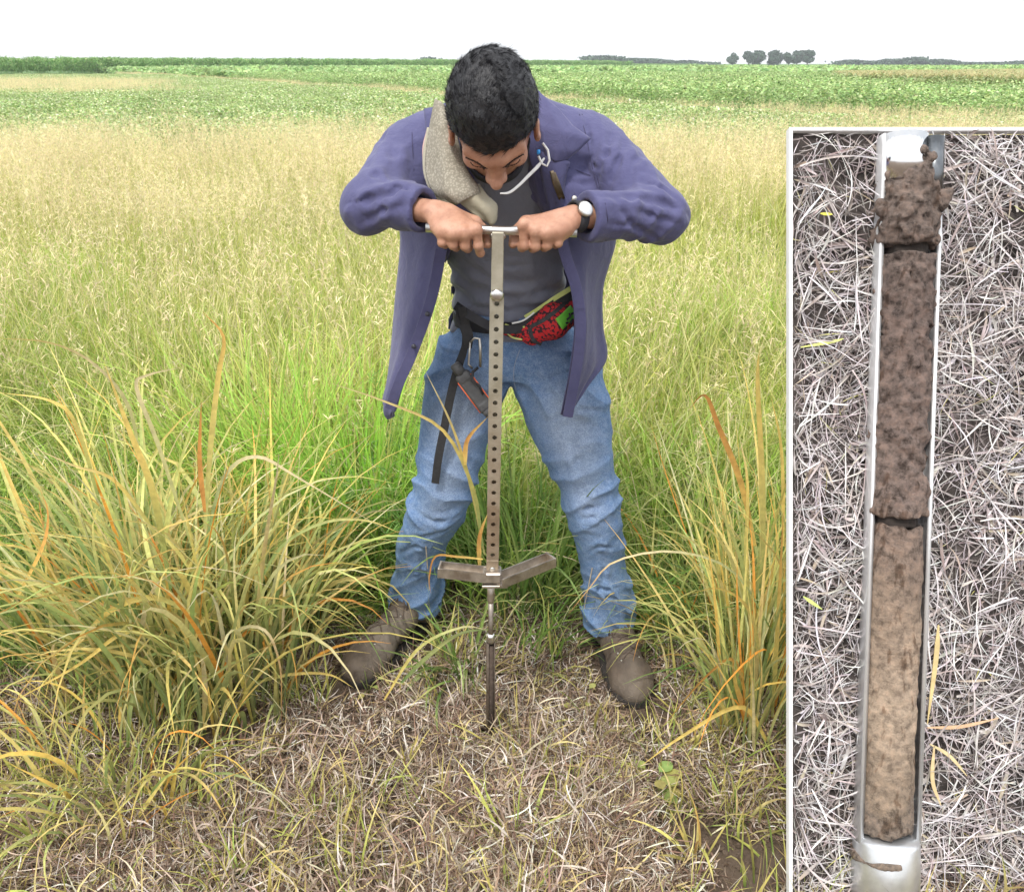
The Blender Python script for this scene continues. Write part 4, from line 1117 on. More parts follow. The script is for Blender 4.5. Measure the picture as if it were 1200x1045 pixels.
def jeans(p):
    out = None
    for tab, sd in ((LEG_L, -1), (LEG_R, 1)):
        d = ztube(p, tab)
        z = p[:, 2]; w = vnoise(p, 9.) * 1.8
        zh = min(t[0] for t in tab); zk = .50
        x = p[:, 0]
        lowf = np.exp(-((z - zh - .07) / .085) ** 2)
        d = d - .0085 * (1 - np.abs(np.sin(z * 62 + x * 34 * sd + w * 1.8)) ** .8 * 1.7) * lowf
        d = d - .0065 * (1 - np.abs(np.sin(z * 40 - x * 22 * sd + w * 1.2)) ** .8 * 1.7) * np.exp(-((z - zk) / .10) ** 2)
        d = d - .0055 * (1 - np.abs(np.sin(z * 42 + x * 40 * sd + w)) ** .8 * 1.7) * np.exp(-((z - .78) / .07) ** 2)
        d = d - .006 * vnoise(p, 8.) - .0035 * ridge(p, 10., 5)
        d = np.maximum(d, (zh + .012 * np.sin(x * 40 + sd)) - z)
        out = d if out is None else smin(out, d, .016)
    hip = ztube(p, [(.795, .004, 2.125, .135, .085), (.83, .004, 2.13, .158, .10), (.88, .004, 2.135, .160, .104), (.925, .0, 2.135, .140, .100), (.955, .0, 2.13, .134, .098)])
    out = smin(out, hip, .03)
    # hollow trouser ends
    for tab in (LEG_L, LEG_R):
        t = sorted(tab)[:4]; h_ = [(z, cx, cy, rx - .016, ry - .016) for z, cx, cy, rx, ry in t]; h_[0] = (h_[0][0] - .03,) + h_[0][1:]
        out = smax(out, -np.maximum(ztube(p, h_), p[:, 2] - t[1][0]), .003)
    # fly and pocket seams
    out = out + .0022 * np.exp(-((p[:, 0] - .010 - .004 * np.sin(p[:, 2] * 20)) / .003) ** 2) * (p[:, 1] < 2.12) * (p[:, 2] > .80)
    for sd in (-1, 1):
        u = np.abs(np.hypot((p[:, 0] - sd * .150), (p[:, 2] - .935) * 1.0) - .075)
        out = out + .0020 * np.exp(-(u / .003) ** 2) * (p[:, 1] < 2.15) * (p[:, 2] < .93)
    return out
_je0 = jeans
_jc = crease_field(_je0, [([(512, 446), (535, 434), (566, 430)], .006, .008), ([(508, 462), (540, 452), (572, 452)], .006, .007), ([(704, 432), (670, 436), (636, 446)], .006, .008),
    ([(712, 455), (676, 462), (634, 460)], .006, .008), ([(714, 482), (680, 480), (640, 492)], .007, .006), ([(484, 596), (515, 612), (548, 592)], .007, .009), ([(472, 622), (500, 628), (536, 612)], .006, .008),
    ([(466, 650), (490, 640), (518, 650)], .006, .009), ([(462, 672), (488, 668), (514, 678)], .006, .008), ([(500, 640), (494, 665), (498, 700)], .006, .008), ([(656, 575), (690, 596), (724, 580)], .007, .009),
    ([(664, 612), (694, 606), (728, 622)], .006, .009), ([(676, 652), (704, 640), (734, 648)], .006, .008), ([(682, 682), (712, 690), (742, 676)], .006, .010), ([(686, 706), (712, 700), (742, 704)], .006, .009),
    ([(700, 640), (708, 668), (700, 700)], .006, .008), ([(540, 500), (536, 530), (520, 560)], .010, .005), ([(660, 500), (676, 540), (690, 570)], .010, .005)], 1.85, 2.3, .008)
def jeans(p): return _je0(p) + _jc(p)
V, F = surf(jeans, (-.42, 1.90, .05), (.42, 2.30, .98), .0040)
wear = np.zeros(len(V)); fr = np.clip((2.13 - V[:, 1]) / .06, 0, 1)
for tab in (LEG_L, LEG_R):
    t = np.array(sorted(tab)); cx = np.interp(V[:, 2], t[:, 0], t[:, 1]); rx = np.interp(V[:, 2], t[:, 0], t[:, 3])
    g = np.exp(-((V[:, 0] - cx) / (rx * .62)) ** 2)
    wear = np.maximum(wear, g * fr * (1.0 * np.exp(-((V[:, 2] - .68) / .10) ** 2) + .45 * np.exp(-((V[:, 2] - .50) / .07) ** 2) + .18))
wear = np.clip(wear + .10 * vnoise(V, 18.) * wear * 3, 0, .85)
JE = obj('jeans', V, F, M_jean, person, colors=np.repeat(wear[:, None], 3, 1))
M_stitch = simple('stitching', (.42, .36, .27), scale=60, rough=.9, bmp=0)
M_jdark = simple('belt_cloth', (.018, .018, .022), (.03, .03, .036), scale=40, rough=.8)
# belt line, fly stitching
bt = [(-.148 + .296 * k / 12, 0, 0) for k in range(13)]
pts = []
for k in range(13):
    a = math.pi * (1.0 - k / 12); pts.append((.0 + (.142) * math.cos(a), 2.132 - .104 * math.sin(a), .932))
strip('belt', pts, .030, M_jdark, person, nrm=[(math.cos(math.pi * (1 - k / 12)), -math.sin(math.pi * (1 - k / 12)), 0) for k in range(13)], n=48)
M_fly = simple('fly_thread', (.20, .24, .32), scale=80, rough=.9, bmp=0)
strip('fly_seam', [hit(jeans, x, y, 1.9, 2.25, .0005) for x, y in ((609, 410), (603, 428), (602, 444), (605, 458))], .0022, M_fly, person, n=16, th=.001)
for ln_ in ([(499, 640), (501, 665), (503, 690), (500, 708)], [(694, 665), (689, 690), (685, 712), (688, 728)]):
    strip('leg_seam', [hit(jeans, x, y, 1.9, 2.25, .0005) for x, y in ln_], .0026, M_stitch, person, n=20, th=.001)

# ---- boots
M_boot, nt, b = new_mat('boot_leather')
f = noise(nt, 18, 7, .65); g = noise(nt, 5, 4)
L(nt, mix(nt, ramp(nt, g, [(.40, (0, 0, 0)), (.58, (.85, .85, .85))]), ramp(nt, f, [(.3, (.050, .036, .027)), (.7, (.135, .098, .070))]), (.20, .165, .13)), b.inputs['Base Color'])
b.inputs['Roughness'].default_value = .8; bump(nt, b, noise(nt, 70, 7, .75), .9, .005)
M_sole = simple('boot_sole', (.022, .019, .017), (.04, .034, .03), scale=60, rough=.9, bmp=.5, bd=.003)
M_collar = simple('boot_lining', (.16, .125, .085), (.22, .175, .12), scale=60, rough=.95)
M_lace = simple('lace', (.085, .062, .048), (.12, .09, .07), scale=200, rough=.9)
M_sock = simple('sock', (.012, .012, .014), scale=80, rough=.95)
def boot(ank, toe, name):
    """ank: ankle centre (z about .13), toe: toe tip on the ground"""
    ank = np.array(ank); toe = np.array(toe)
    d2 = toe - ank; d2[2] = 0; ln = np.linalg.norm(d2); fx = d2 / ln; sy = np.array([fx[1], -fx[0], 0]); g0 = gh(toe[0], toe[1])
    M = np.stack([fx, sy, [0, 0, 1.]], 1); O = np.array([ank[0], ank[1], g0])
    T = ln
    def loc(p): return (p - O) @ M
    def foot(q, grow=0.):
        # plan outline: heel to toe
        xs = [-.075, -.03, .03, .08, .13, T - .035, T]
        hw = np.interp(q[:, 0], [-.085, -.06, -.01, .05, .10, T - .07, T - .02, T], [.026, .036, .037, .038, .046, .050, .040, .016])
        return hw + grow
    def upper(p):
        q = loc(p)
        d = smin(ell(q, (T - .062, 0, .036), (.070, .055, .048)), cap(q, (T - .09, 0, .052), (.035, 0, .085), .049, .048, ((0, 1, 0), 1.0)), .025)
        d = smin(d, cap(q, (-.035, 0, .04), (-.018, 0, .10), .043, .040), .03)
        d = smin(d, cap(q, (.0, 0, .09), (-.012, 0, .155), .044, .050), .025)
        d = d - .003 * ridge(q, 20., 3) * np.clip((T - .06 - q[:, 0]) * 30, 0, 1) - .002 * vnoise(q, 45.)
        d = d + .0035 * np.exp(-((q[:, 0] - (T - .082) + .25 * np.abs(q[:, 1])) / .004) ** 2)      # toe cap seam
        d = d + .003 * np.exp(-((np.abs(q[:, 1]) - .024) / .004) ** 2) * (q[:, 2] > .06) * (q[:, 0] < T - .07)   # tongue edges
        d = d - .004 * vnoise(q + 3, 22.)
        for c_ in (.10, .125, .148): d = d + .0045 * np.exp(-((q[:, 0] - c_ - .004 * np.sin(q[:, 1] * 90)) / .004) ** 2) * (q[:, 0] < T - .09)
        d = np.maximum(d, .012 - q[:, 2]); d = np.maximum(d, q[:, 2] - .168)
        d = smax(d, -cap(q, (-.010, 0, .12), (-.016, 0, .20), .036, .043), .003)
        return d
    lo = O + M @ np.array([T / 2 - .04, 0, .08]) - .22; hi = lo + .44; lo[2] = g0 - .03; hi[2] = g0 + .20
    root = None
    V, F = surf(upper, lo, hi, .0036); root = obj(name, V, F, M_boot, person)
    def sole(p):
        q = loc(p); hw = np.interp(q[:, 0], [-.085, -.06, -.01, .05, .10, T - .07, T - .02, T + .006], [.030, .042, .042, .044, .054, .059, .049, .022])
        d = np.maximum(np.abs(q[:, 1]) - hw, np.maximum(q[:, 0] - T - .006, -q[:, 0] - .085))
        d = smax(d, np.abs(q[:, 2] - .010) - .014, .006)
        tr = np.sin(q[:, 0] * 260) * .5 + .5
        return d + .0022 * tr * (q[:, 2] < .008)
    V, F = surf(sole, lo, hi, .0036); obj('sole', V, F, M_sole, root)
    def collar(p):
        q = loc(p); a = cap(q, (-.012, 0, .150), (-.014, 0, .172), .049, .047) + .001 * vnoise(q, 40.)
        a = np.maximum(a, np.abs(q[:, 2] - .166) - .015)
        return smax(a, -cap(q, (-.012, 0, .12), (-.016, 0, .20), .036, .037), .004)
    V, F = surf(collar, lo, hi, .0036); obj('boot_collar', V, F, M_collar, root)
    sk, skf = tube_path([O + M @ np.array([-.012, 0, .09]), O + M @ np.array([-.014, 0, .25])], [.033, .036], 14); obj('sock', sk, skf, M_sock, root)
    # laces: zigzag and a loose bow, lying on the leather
    def w(a, b_, c=.0015):
        zs = np.linspace(.20, .0, 160); pp = np.stack([O + M @ np.array([a, b_, z_]) for z_ in zs]); d = upper(pp); k = np.argmax(d < 0)
        return pp[k] + np.array([0, 0, c])
    n_ = 6; parts = []; xa, xb = T - .082, .040
    for k in range(n_ - 1):
        x = xa + (xb - xa) * k / (n_ - 1); x2 = xa + (xb - xa) * (k + 1) / (n_ - 1)
        for s_ in (-1, 1): parts.append(tube_path([w(x, s_ * .021), w(x + (x2 - x) * .25, s_ * .011, .0025), w((x + x2) / 2, 0, .0035), w(x + (x2 - x) * .75, -s_ * .011, .0025), w(x2, -s_ * .022)], [.0019] * 5, 6))
    V, F = join(parts); obj('lace', V, F, M_lace, root)
    for s_ in (-1, 1):
        k0 = w(.046, 0, .005)
        V, F = tube_path([k0, w(.058, s_ * .018, .008), w(.074, s_ * .032, .006), w(.082, s_ * .030, .003), w(.066, s_ * .022, .010), k0], [.0018] * 6, 6); obj('lace_bow', V, F, M_lace, root)
        V, F = tube_path([k0, w(.066, s_ * .010, .006), w(.092, s_ * .026, .002), w(.108, s_ * .034, .002)], [.0017] * 4, 6); obj('lace_end', V, F, M_lace, root)
    for k in range(5):
        x = xa + (xb - xa) * k / 4.6
        for s_ in (-1, 1):
            c_ = w(x, s_ * .0235, 0)
            V, F = tube_path([c_ - [0, 0, .002], c_ + [0, 0, .0018]], [.0036, .0028], 8); obj('eyelet', V, F, M_steel, root)
def steel(name, c1, c2, rough, sc_=40, metal=1.0):
    m, nt, b = new_mat(name); f = noise(nt, sc_, 6, .65)
    L(nt, ramp(nt, f, [(.35, c1), (.65, c2)]), b.inputs['Base Color']); b.inputs['Metallic'].default_value = metal
    mr = N(nt, 'ShaderNodeMapRange'); L(nt, f, mr.inputs[0]); mr.inputs[3].default_value = rough - .1; mr.inputs[4].default_value = rough + .15
    L(nt, mr.outputs[0], b.inputs['Roughness']); bump(nt, b, noise(nt, sc_ * 6, 4), .15, .001); return m
M_steel = steel('steel', (.42, .40, .36), (.60, .58, .53), .38)
aL, tL = P(487, 712, 2.17), G(411, 806); aR, tR = P(714, 742, 2.085), G(749, 826)
def boot_ankle(px, py, D): q = P(px, py, D); return q
boot(aL, tL, 'boot'); boot(aR, tR, 'boot')

# ---- neck cloth, face mask, cord
M_knit, nt, b = new_mat('knit_cloth')
f = noise(nt, 30, 4); vo = N(nt, 'ShaderNodeTexVoronoi', Scale=230.); L(nt, N(nt, 'ShaderNodeTexCoord').outputs['Object'], vo.inputs['Vector'])
L(nt, mix(nt, .45, ramp(nt, f, [(.3, (.30, .275, .215)), (.7, (.40, .37, .30))]), ramp(nt, vo.outputs['Distance'], [(.0, (.52, .49, .41)), (.6, (.10, .085, .06))])), b.inputs['Base Color'])
b.inputs['Roughness'].default_value = .95; bump(nt, b, vo.outputs['Distance'], -.9, .004)
M_hem = cloth('plain_cloth', (.33, .30, .22), (.43, .395, .30))
M_pink = simple('pink_lining', (.50, .34, .30), scale=30, rough=.9)
nc = [[P(511, 117, 1.865), P(514, 118, 1.850), P(519, 124, 1.845), P(525, 132, 1.85)],
      [P(505, 145, 1.850), P(513, 146, 1.825), P(523, 148, 1.81), P(533, 152, 1.82)],
      [P(500, 175, 1.835), P(513, 177, 1.80), P(528, 178, 1.785), P(540, 180, 1.80)],
      [P(500, 200, 1.815), P(515, 203, 1.775), P(533, 204, 1.76), P(549, 203, 1.775)],
      [P(508, 222, 1.785), P(522, 226, 1.745), P(541, 224, 1.735), P(560, 219, 1.755)],
      [P(526, 240, 1.765), P(536, 239, 1.74), P(548, 232, 1.735), P(563, 226, 1.75)]]
nk = sheet('neck_cloth', nc, M_knit, nu=24, up=6, thick=.007, wave=wv(.004, 7, 5, 1))
nt_ = [[P(526, 226, 1.752), P(545, 222, 1.742), P(561, 216, 1.765)],
       [P(545, 243, 1.748), P(560, 236, 1.738), P(571, 229, 1.76)],
       [P(560, 256, 1.745), P(572, 248, 1.735), P(582, 240, 1.755)],
       [P(572, 262, 1.745), P(578, 262, 1.742), P(583, 254, 1.75)]]
sheet('cloth_tail', nt_, M_hem, nk, nu=16, up=6, thick=.004, wave=wv(.004, 6, 4, 2))
hm = [[P(502, 150, 1.858), P(505, 150, 1.848)], [P(497, 180, 1.842), P(502, 180, 1.83)], [P(498, 205, 1.822), P(504, 205, 1.806)], [P(507, 226, 1.79), P(513, 224, 1.775)], [P(524, 242, 1.768), P(530, 239, 1.755)]]
sheet('cloth_hem', hm, M_hem, nk, nu=6, up=6, thick=.006)
sheet('cloth_lining', [[P(501, 152, 1.87), P(505, 152, 1.86)], [P(496, 172, 1.856), P(501, 172, 1.846)], [P(496, 190, 1.846), P(500, 190, 1.836)]], M_pink, nk, nu=5, up=5, thick=.004)
M_mask = simple('dark_mask_cloth', (.014, .014, .020), (.022, .022, .03), scale=50, rough=.85)
M_white = simple('white_cord', (.62, .62, .60), (.74, .74, .72), scale=60, rough=.8, bmp=.1)
def mask_sdf(p):
    q = (p - Hc) @ HM
    d = head(p) - .006
    d = np.maximum(d, q[:, 2] + .058 + .25 * np.abs(q[:, 0]) * 0); d = np.maximum(d, -q[:, 2] - .125); d = np.maximum(d, .0 - q[:, 1] - .01)
    d = smax(d, -(head(p) - .001), .002)
    return d
V, F = surf(mask_sdf, Hc + HM @ np.array([0, .03, -.09]) - .09, Hc + HM @ np.array([0, .03, -.09]) + .09, .003)
mk = obj('face_mask', V, F, M_mask, person)
cp = [P(638, 186, 1.762), P(630, 196, 1.752), P(620, 206, 1.738), P(608, 218, 1.718), P(597, 226, 1.708), P(586, 227, 1.705)]
strip('mask_edge', cp, .0055, M_white, mk, nrm=(-.3, -1, .35), th=.003, wz=[.5, 1.1, 1.0, .8, .8, .4])
V, F = tube_path([P(636, 168, 1.765), P(642, 176, 1.76), P(644, 188, 1.76), P(641, 195, 1.758), P(635, 192, 1.755), P(631, 183, 1.758)], [.0022] * 6, 6); obj('ear_loop', V, F, M_white, mk)
M_bead = simple('blue_bead', (.02, .22, .55), scale=10, rough=.3, bmp=0)
disc('cord_bead', P(631, 176, 1.753), .0035, .008, (0, -.3, -1), M_bead, mk)
# clip on the breast pocket
M_clip = steel('worn_metal', (.10, .075, .05), (.22, .18, .13), .5)
sheet('pocket_clip', [[P(644, 201, 1.85), P(650, 199, 1.85)], [P(648, 216, 1.85), P(656, 214, 1.848)], [P(655, 234, 1.86), P(662, 232, 1.858)]], M_clip, person, nu=5, thick=.005)
disc('snap', P(673, 233, 1.80), .006, .004, (0, -1, .2), M_steel, person)

# ---- watch
ax = (ElR - WrR) / np.linalg.norm(ElR - WrR); wc = WrR + ax * .004
def ring(c, ax, r0, w, th, n=28, squash=.9):
    ax = ax / np.linalg.norm(ax); u = np.cross(ax, [0, 0, 1.]); u /= np.linalg.norm(u); v = np.cross(ax, u)
    a = np.linspace(0, 2 * np.pi, n, endpoint=False)
    V = []
    for rr, off in ((r0, -w / 2), (r0 + th, -w / 2 * .9), (r0 + th, w / 2 * .9), (r0, w / 2)):
        V.append(c + ax * off + rr * (u[None] * np.cos(a)[:, None] + v[None] * np.sin(a)[:, None] * squash))
    V = np.concatenate(V); F = []
    for k in range(4):
        for j in range(n): F.append((k * n + j, k * n + (j + 1) % n, ((k + 1) % 4) * n + (j + 1) % n, ((k + 1) % 4) * n + j))
    return V, np.array(F)
V, F = ring(wc, ax, .0255, .020, .004, squash=1.0); wa = obj('watch', V, F, M_jdark, person)
wdir = np.array([-.55, -.80, .35]); wdir -= ax * (wdir @ ax); wdir /= np.linalg.norm(wdir)
disc('watch_case', wc + wdir * .027, .0155, .007, wdir, M_steel, wa, 20, .08)
M_dial = simple('watch_dial', (.55, .58, .60), (.7, .72, .74), scale=200, rough=.3, bmp=0)
disc('watch_dial', wc + wdir * .0335, .0130, .0012, wdir, M_dial, wa, 20, .02)

# ---- waist pack
M_red, nt, b = new_mat('red_print'); vo = N(nt, 'ShaderNodeTexVoronoi', Scale=140.); vo.feature = 'F1'
L(nt, N(nt, 'ShaderNodeTexCoord').outputs['Object'], vo.inputs['Vector'])
fx = noise(nt, 160, 3)
spots = ramp(nt, mix(nt, .5, vo.outputs['Distance'], fx), [(.40, (.55, .018, .022)), (.52, (.50, .02, .03)), (.56, (.035, .012, .018))])
L(nt, spots, b.inputs['Base Color']); b.inputs['Roughness'].default_value = .8
M_neon = simple('yellow_trim', (.50, .56, .14), (.6, .64, .25), scale=60, rough=.8)
M_green = simple('green_badge', (.13, .48, .04), (.18, .56, .06), scale=60, rough=.6)
M_grey = simple('grey_mesh', (.03, .03, .035), (.06, .06, .065), scale=150, rough=.85)
pk0, pk1, pk2, pk3 = P(590, 388, 2.015), P(622, 390, 1.995), P(648, 377, 1.985), P(671, 358, 2.03)
def pack_sdf(p):
    d = cap(p, pk0, pk1, .010, .022, ((0, 1, 0), .7)); d = smin(d, cap(p, pk1, pk2, .024, .037, ((0, 1, 0), .75)), .02); d = smin(d, cap(p, pk2, pk3, .037, .036, ((0, 1, 0), .75)), .02)
    return d + .002 * ridge(p, 20.)
V, F = surf(pack_sdf, np.minimum(pk0, pk3) - [.05, .09, .07], np.maximum(pk0, pk3) + [.06, .06, .13], .0038)
pk = obj('waist_pack', V, F, M_red, person)
def onpk(px, py, out=.002):
    return hit(pack_sdf, px, py, 1.88, 2.10, out)
strip('zip', [onpk(x, y) for x, y in ((622, 383), (637, 375), (652, 364), (668, 350), (676, 343))], .009, M_grey, pk, n=30, th=.0015, nrm=(0, -1, .25))
strip('trim', [onpk(x, y, .001) for x, y in ((592, 380), (603, 384), (615, 383))], .004, M_neon, pk, n=14, th=.001)
strip('trim', [onpk(x, y, .001) for x, y in ((590, 386), (600, 395), (612, 398))], .004, M_neon, pk, n=14, th=.001)
strip('trim', [P(x, y, D) for x, y, D in ((616, 372, 2.0), (632, 362, 1.995), (648, 351, 1.99), (664, 341, 1.995), (672, 336, 2.01))], .011, M_neon, pk, n=24, th=.005, nrm=(0, -1, .3))
strip('mesh_edge', [onpk(x, y) for x, y in ((621, 384), (622, 392), (626, 399), (634, 403))], .009, M_grey, pk, n=14, th=.002)
strip('mesh_edge', [onpk(x, y, .001) for x, y in ((596, 387), (604, 385), (610, 389), (604, 391), (596, 388))], .003, M_grey, pk, n=14, th=.001)
gb = [[onpk(651, 374), onpk(660, 366), onpk(668, 358)], [onpk(655, 380), onpk(664, 372), onpk(672, 364)], [onpk(659, 386), onpk(667, 378), onpk(675, 371)]]
sheet('badge', gb, M_green, pk, nu=8, thick=.004)
for pts_ in ([(664, 375), (668, 371), (667, 367)], [(668, 379), (671, 374)], [(663, 379), (666, 378)], [(669, 368), (672, 367)]):
    strip('badge_mark', [onpk(x, y, .0065) for x, y in pts_], .0045, M_jdark, pk, n=8, th=.001)
strip('waist_strap', [P(x, y, D) for x, y, D in ((534, 358, 2.0), (544, 365, 1.985), (560, 375, 1.972), (580, 384, 1.975), (600, 386, 1.985), (620, 378, 1.985), (650, 356, 1.985), (670, 342, 2.0))], .020, M_jdark, pk, n=44, nrm=(0, -1, .2))
strip('strap_edge', [P(x, y, D) for x, y, D in ((600, 379, 1.978), (612, 376, 1.978), (620, 371, 1.975), (626, 366, 1.975))], .0035, M_white, pk, n=14, nrm=(0, -1, .2))
# webbing strap hanging down the thigh
M_web = simple('black_webbing', (.020, .020, .022), (.032, .032, .034), scale=120, rough=.85)
strip('webbing_strap', [P(x, y, D) for x, y, D in ((541, 360, 1.975), (546, 385, 1.985), (545, 405, 1.99), (537, 430, 1.985), (529, 460, 1.985), (521, 500, 1.985), (514, 535, 1.985), (510, 566, 1.99))], .020, M_web, person, n=50, nrm=(0, -1, .25), wz=[.8, 1.1, .8, 1, 1, 1, 1, .95])
strip('webbing_strap', [P(x, y, D) for x, y, D in ((537, 358, 1.985), (540, 372, 1.985), (548, 392, 1.98), (549, 408, 1.98))], .026, M_web, person, n=20, nrm=(0, -1, .25), wz=[.4, .8, 1, .6])

# ---- handheld device hanging from a carabiner
cb = empty('carabiner', P(559, 415, 1.975)); tag(cb, 'silver carabiner clipped at the front of the jeans, left of the probe', 'carabiner')
V, F = tube_path([P(551, 401, 1.972), P(550, 415, 1.97), P(549, 427, 1.968), P(554, 432, 1.966)], [.0026] * 4, 8); obj('hook', V, F, M_white_metal if 'M_white_metal' in globals() else M_steel, cb)
V, F = tube_path([P(551, 401, 1.972), P(556, 396, 1.972), P(562, 397, 1.97), P(563, 410, 1.966), P(563, 430, 1.962)], [.0026, .0026, .0034, .0034, .003], 8); obj('gate_bar', V, F, M_steel, cb)
M_rub = simple('dark_rubber', (.050, .050, .052), (.075, .075, .075), scale=80, rough=.6)
M_org = simple('orange_trim', (.75, .13, .03), scale=60, rough=.5, bmp=0)
dv = empty('handheld_device', P(550, 450, 1.95)); tag(dv, 'dark grey handheld device with orange edge stripes and stub antenna, hanging from the carabiner', 'handheld device')
d0_, d1_ = P(540, 437, 1.968), P(572, 480, 1.955)
ux = (d1_ - d0_) / np.linalg.norm(d1_ - d0_); uy = np.array([0, -1, .25]); uy -= ux * (uy @ ux); uy /= np.linalg.norm(uy); uz = np.cross(ux, uy)
DM = np.stack([ux, uy, uz], 1); DL = np.linalg.norm(d1_ - d0_)
V, F = surf(lambda p: smax(boxd(p, (d0_ + d1_) / 2, (DL / 2, .014, .0185), DM, .008) + 0 * p[:, 0], -boxd(p, (d0_ + d1_) / 2 + uy * .016, (DL * .30, .0035, .012), DM, .001), .001), np.minimum(d0_, d1_) - .04, np.maximum(d0_, d1_) + .04, .002)
obj('casing', V, F, M_rub, dv)
for s_ in (-1, 1):
    V, F = tube_path([d0_ + uz * s_ * .0175 + ux * .014 + uy * .008, d1_ + uz * s_ * .0175 - ux * .006 + uy * .008], [.0022, .0022], 8); obj('orange_stripe', V, F, M_org, dv)
V, F = tube_path([d0_ - ux * -.004 - uz * 0, d0_ - ux * .022, d0_ - ux * .026], [.0135, .0125, .009], 14); obj('antenna', V, F, M_rub, dv)
V, F = tube_path([d1_ - ux * .004, d1_ + ux * .012, d1_ + ux * .016], [.017, .015, .010], 14); obj('end_cap', V, F, M_rub, dv)
V, F = tube_path([P(560, 431, 1.965), P(554, 436, 1.955), P(553, 446, 1.945), P(562, 452, 1.945), P(566, 462, 1.945)], [.0035, .004, .0035, .003, .003], 7); obj('tether', V, F, M_web, dv)

# ============================================================ SOIL PROBE
M_bar = steel('polished_bar', (.60, .59, .57), (.74, .73, .70), .28)
M_tube, nt, b = new_mat('square_tube_steel')
oc = N(nt, 'ShaderNodeTexCoord').outputs['Object']; sx = N(nt, 'ShaderNodeSeparateXYZ'); L(nt, oc, sx.inputs[0])
f = noise(nt, 24, 7, .65, oc)
clean = ramp(nt, f, [(.35, (.36, .33, .25)), (.65, (.50, .47, .38))]); rust = ramp(nt, f, [(.35, (.22, .135, .075)), (.65, (.33, .22, .14))])
mr = N(nt, 'ShaderNodeMapRange'); L(nt, sx.outputs[2], mr.inputs[0]); mr.inputs[1].default_value = .95; mr.inputs[2].default_value = .60
mrx = N(nt, 'ShaderNodeMath', operation='MULTIPLY'); L(nt, mr.outputs[0], mrx.inputs[0]); L(nt, ramp(nt, noise(nt, 7, 4, .6, oc), [(.35, (.35, .35, .35)), (.65, (1, 1, 1))]), mrx.inputs[1])
L(nt, mix(nt, mrx.outputs[0], clean, rust), b.inputs['Base Color']); b.inputs['Metallic'].default_value = .55; b.inputs['Roughness'].default_value = .5
bump(nt, b, noise(nt, 200, 5, .7, oc), .25, .001)
probe = empty('soil_probe', G(575, 862)); tag(probe, 'steel T-handled soil probe with perforated square shaft and foot pegs, pushed into the ground', 'soil probe')
barL, barR = P(499, 267, 1.68), P(676, 273, 1.68)
BAR_Z = float(P(583, 271, 1.68)[2])
V, F = tube_path([barL, (barL + barR) / 2, barR], [.0085] * 3, 16); obj('handle', V, F, M_bar, probe)
topj = P(583.5, 278, 1.68); botj = P(577, 676, 1.715)
top_pt = np.array([P(583.5, 271, 1.68)[0], 1.68, BAR_Z - .006])
axz = (top_pt - botj); LEN = np.linalg.norm(axz); axz = axz / LEN
ftx = np.cross([0, -1., 0], axz); ftx = np.array([1, 0, 0]) - axz * axz[0]; ftx /= np.linalg.norm(ftx); fty = np.cross(axz, ftx)
TM = np.stack([ftx, fty, axz], 1)                # local x right, y away/up, z along the shaft
def TL(x, y, z): return botj + TM @ np.array([x, y, z])
def sbox(name, c, h, mat, parent, bev=.0012, M=TM, O=botj):
    c = np.array(c, float); h = np.array(h, float); V = []; F = []
    # chamfered box
    sg = np.array([(a, b_, e) for a in (-1, 1) for b_ in (-1, 1) for e in (-1, 1)], float)
    for k in range(3):
        for s_ in sg:
            o = s_ * h; o2 = o - s_ * bev; o2[k] = o[k]; V.append(c + o2)
    import itertools
    idx = {tuple(s_): i for i, s_ in enumerate(sg)}
    def vi(k, s_): return k * 8 + idx[tuple(s_)]
    for k in range(3):
        i, j = [(1, 2), (0, 2), (0, 1)][k]
        for s_ in (-1, 1):
            q = []
            for a, b_ in ((-1, -1), (1, -1), (1, 1), (-1, 1)):
                v = [0, 0, 0]; v[k] = s_; v[i] = a; v[j] = b_; q.append(vi(k, v))
            F.append(q if s_ * (1 if k != 1 else -1) > 0 else q[::-1])
    for i in range(3):           # edge chamfers along axis i
        j, k = [(1, 2), (0, 2), (0, 1)][i]
        for a in (-1, 1):
            for b_ in (-1, 1):
                v0 = [0, 0, 0]; v1 = [0, 0, 0]; v0[i] = -1; v1[i] = 1
                for v in (v0, v1): v[j] = a; v[k] = b_
                F.append([vi(j, v0), vi(j, v1), vi(k, v1), vi(k, v0)])
    T = [[vi(0, s_), vi(1, s_), vi(2, s_)] for s_ in sg]
    V = O + np.array(V) @ M.T
    me = np_mesh(name, V, [np.array(F), np.array(T)], smooth=False)
    o = link(name, me, mat, parent, smooth=False)
    return o
HS = .0134            # half side of the lower tube
zt = LEN              # top
zsplit = float((P(581, 345, 1.69) - botj) @ axz)
sbox('upper_shaft', (0, 0, (zt + zsplit) / 2 + .004), (.0112, .0112, (zt - zsplit) / 2 + .004 - .002), M_tube, probe)
sbox('weld', (0, 0, zt - .002), (.0150, .0090, .005), M_steel, probe, .003)
c_ = TL(0, -HS - .0005, zsplit + .004)
V, F = tube_path([c_, c_ - fty * .003, c_ - fty * .006, c_ - fty * .008, c_ - fty * .009], [.0125, .0125, .0112, .0075, .003], 20); obj('lock_button', V, F, M_bar, probe)
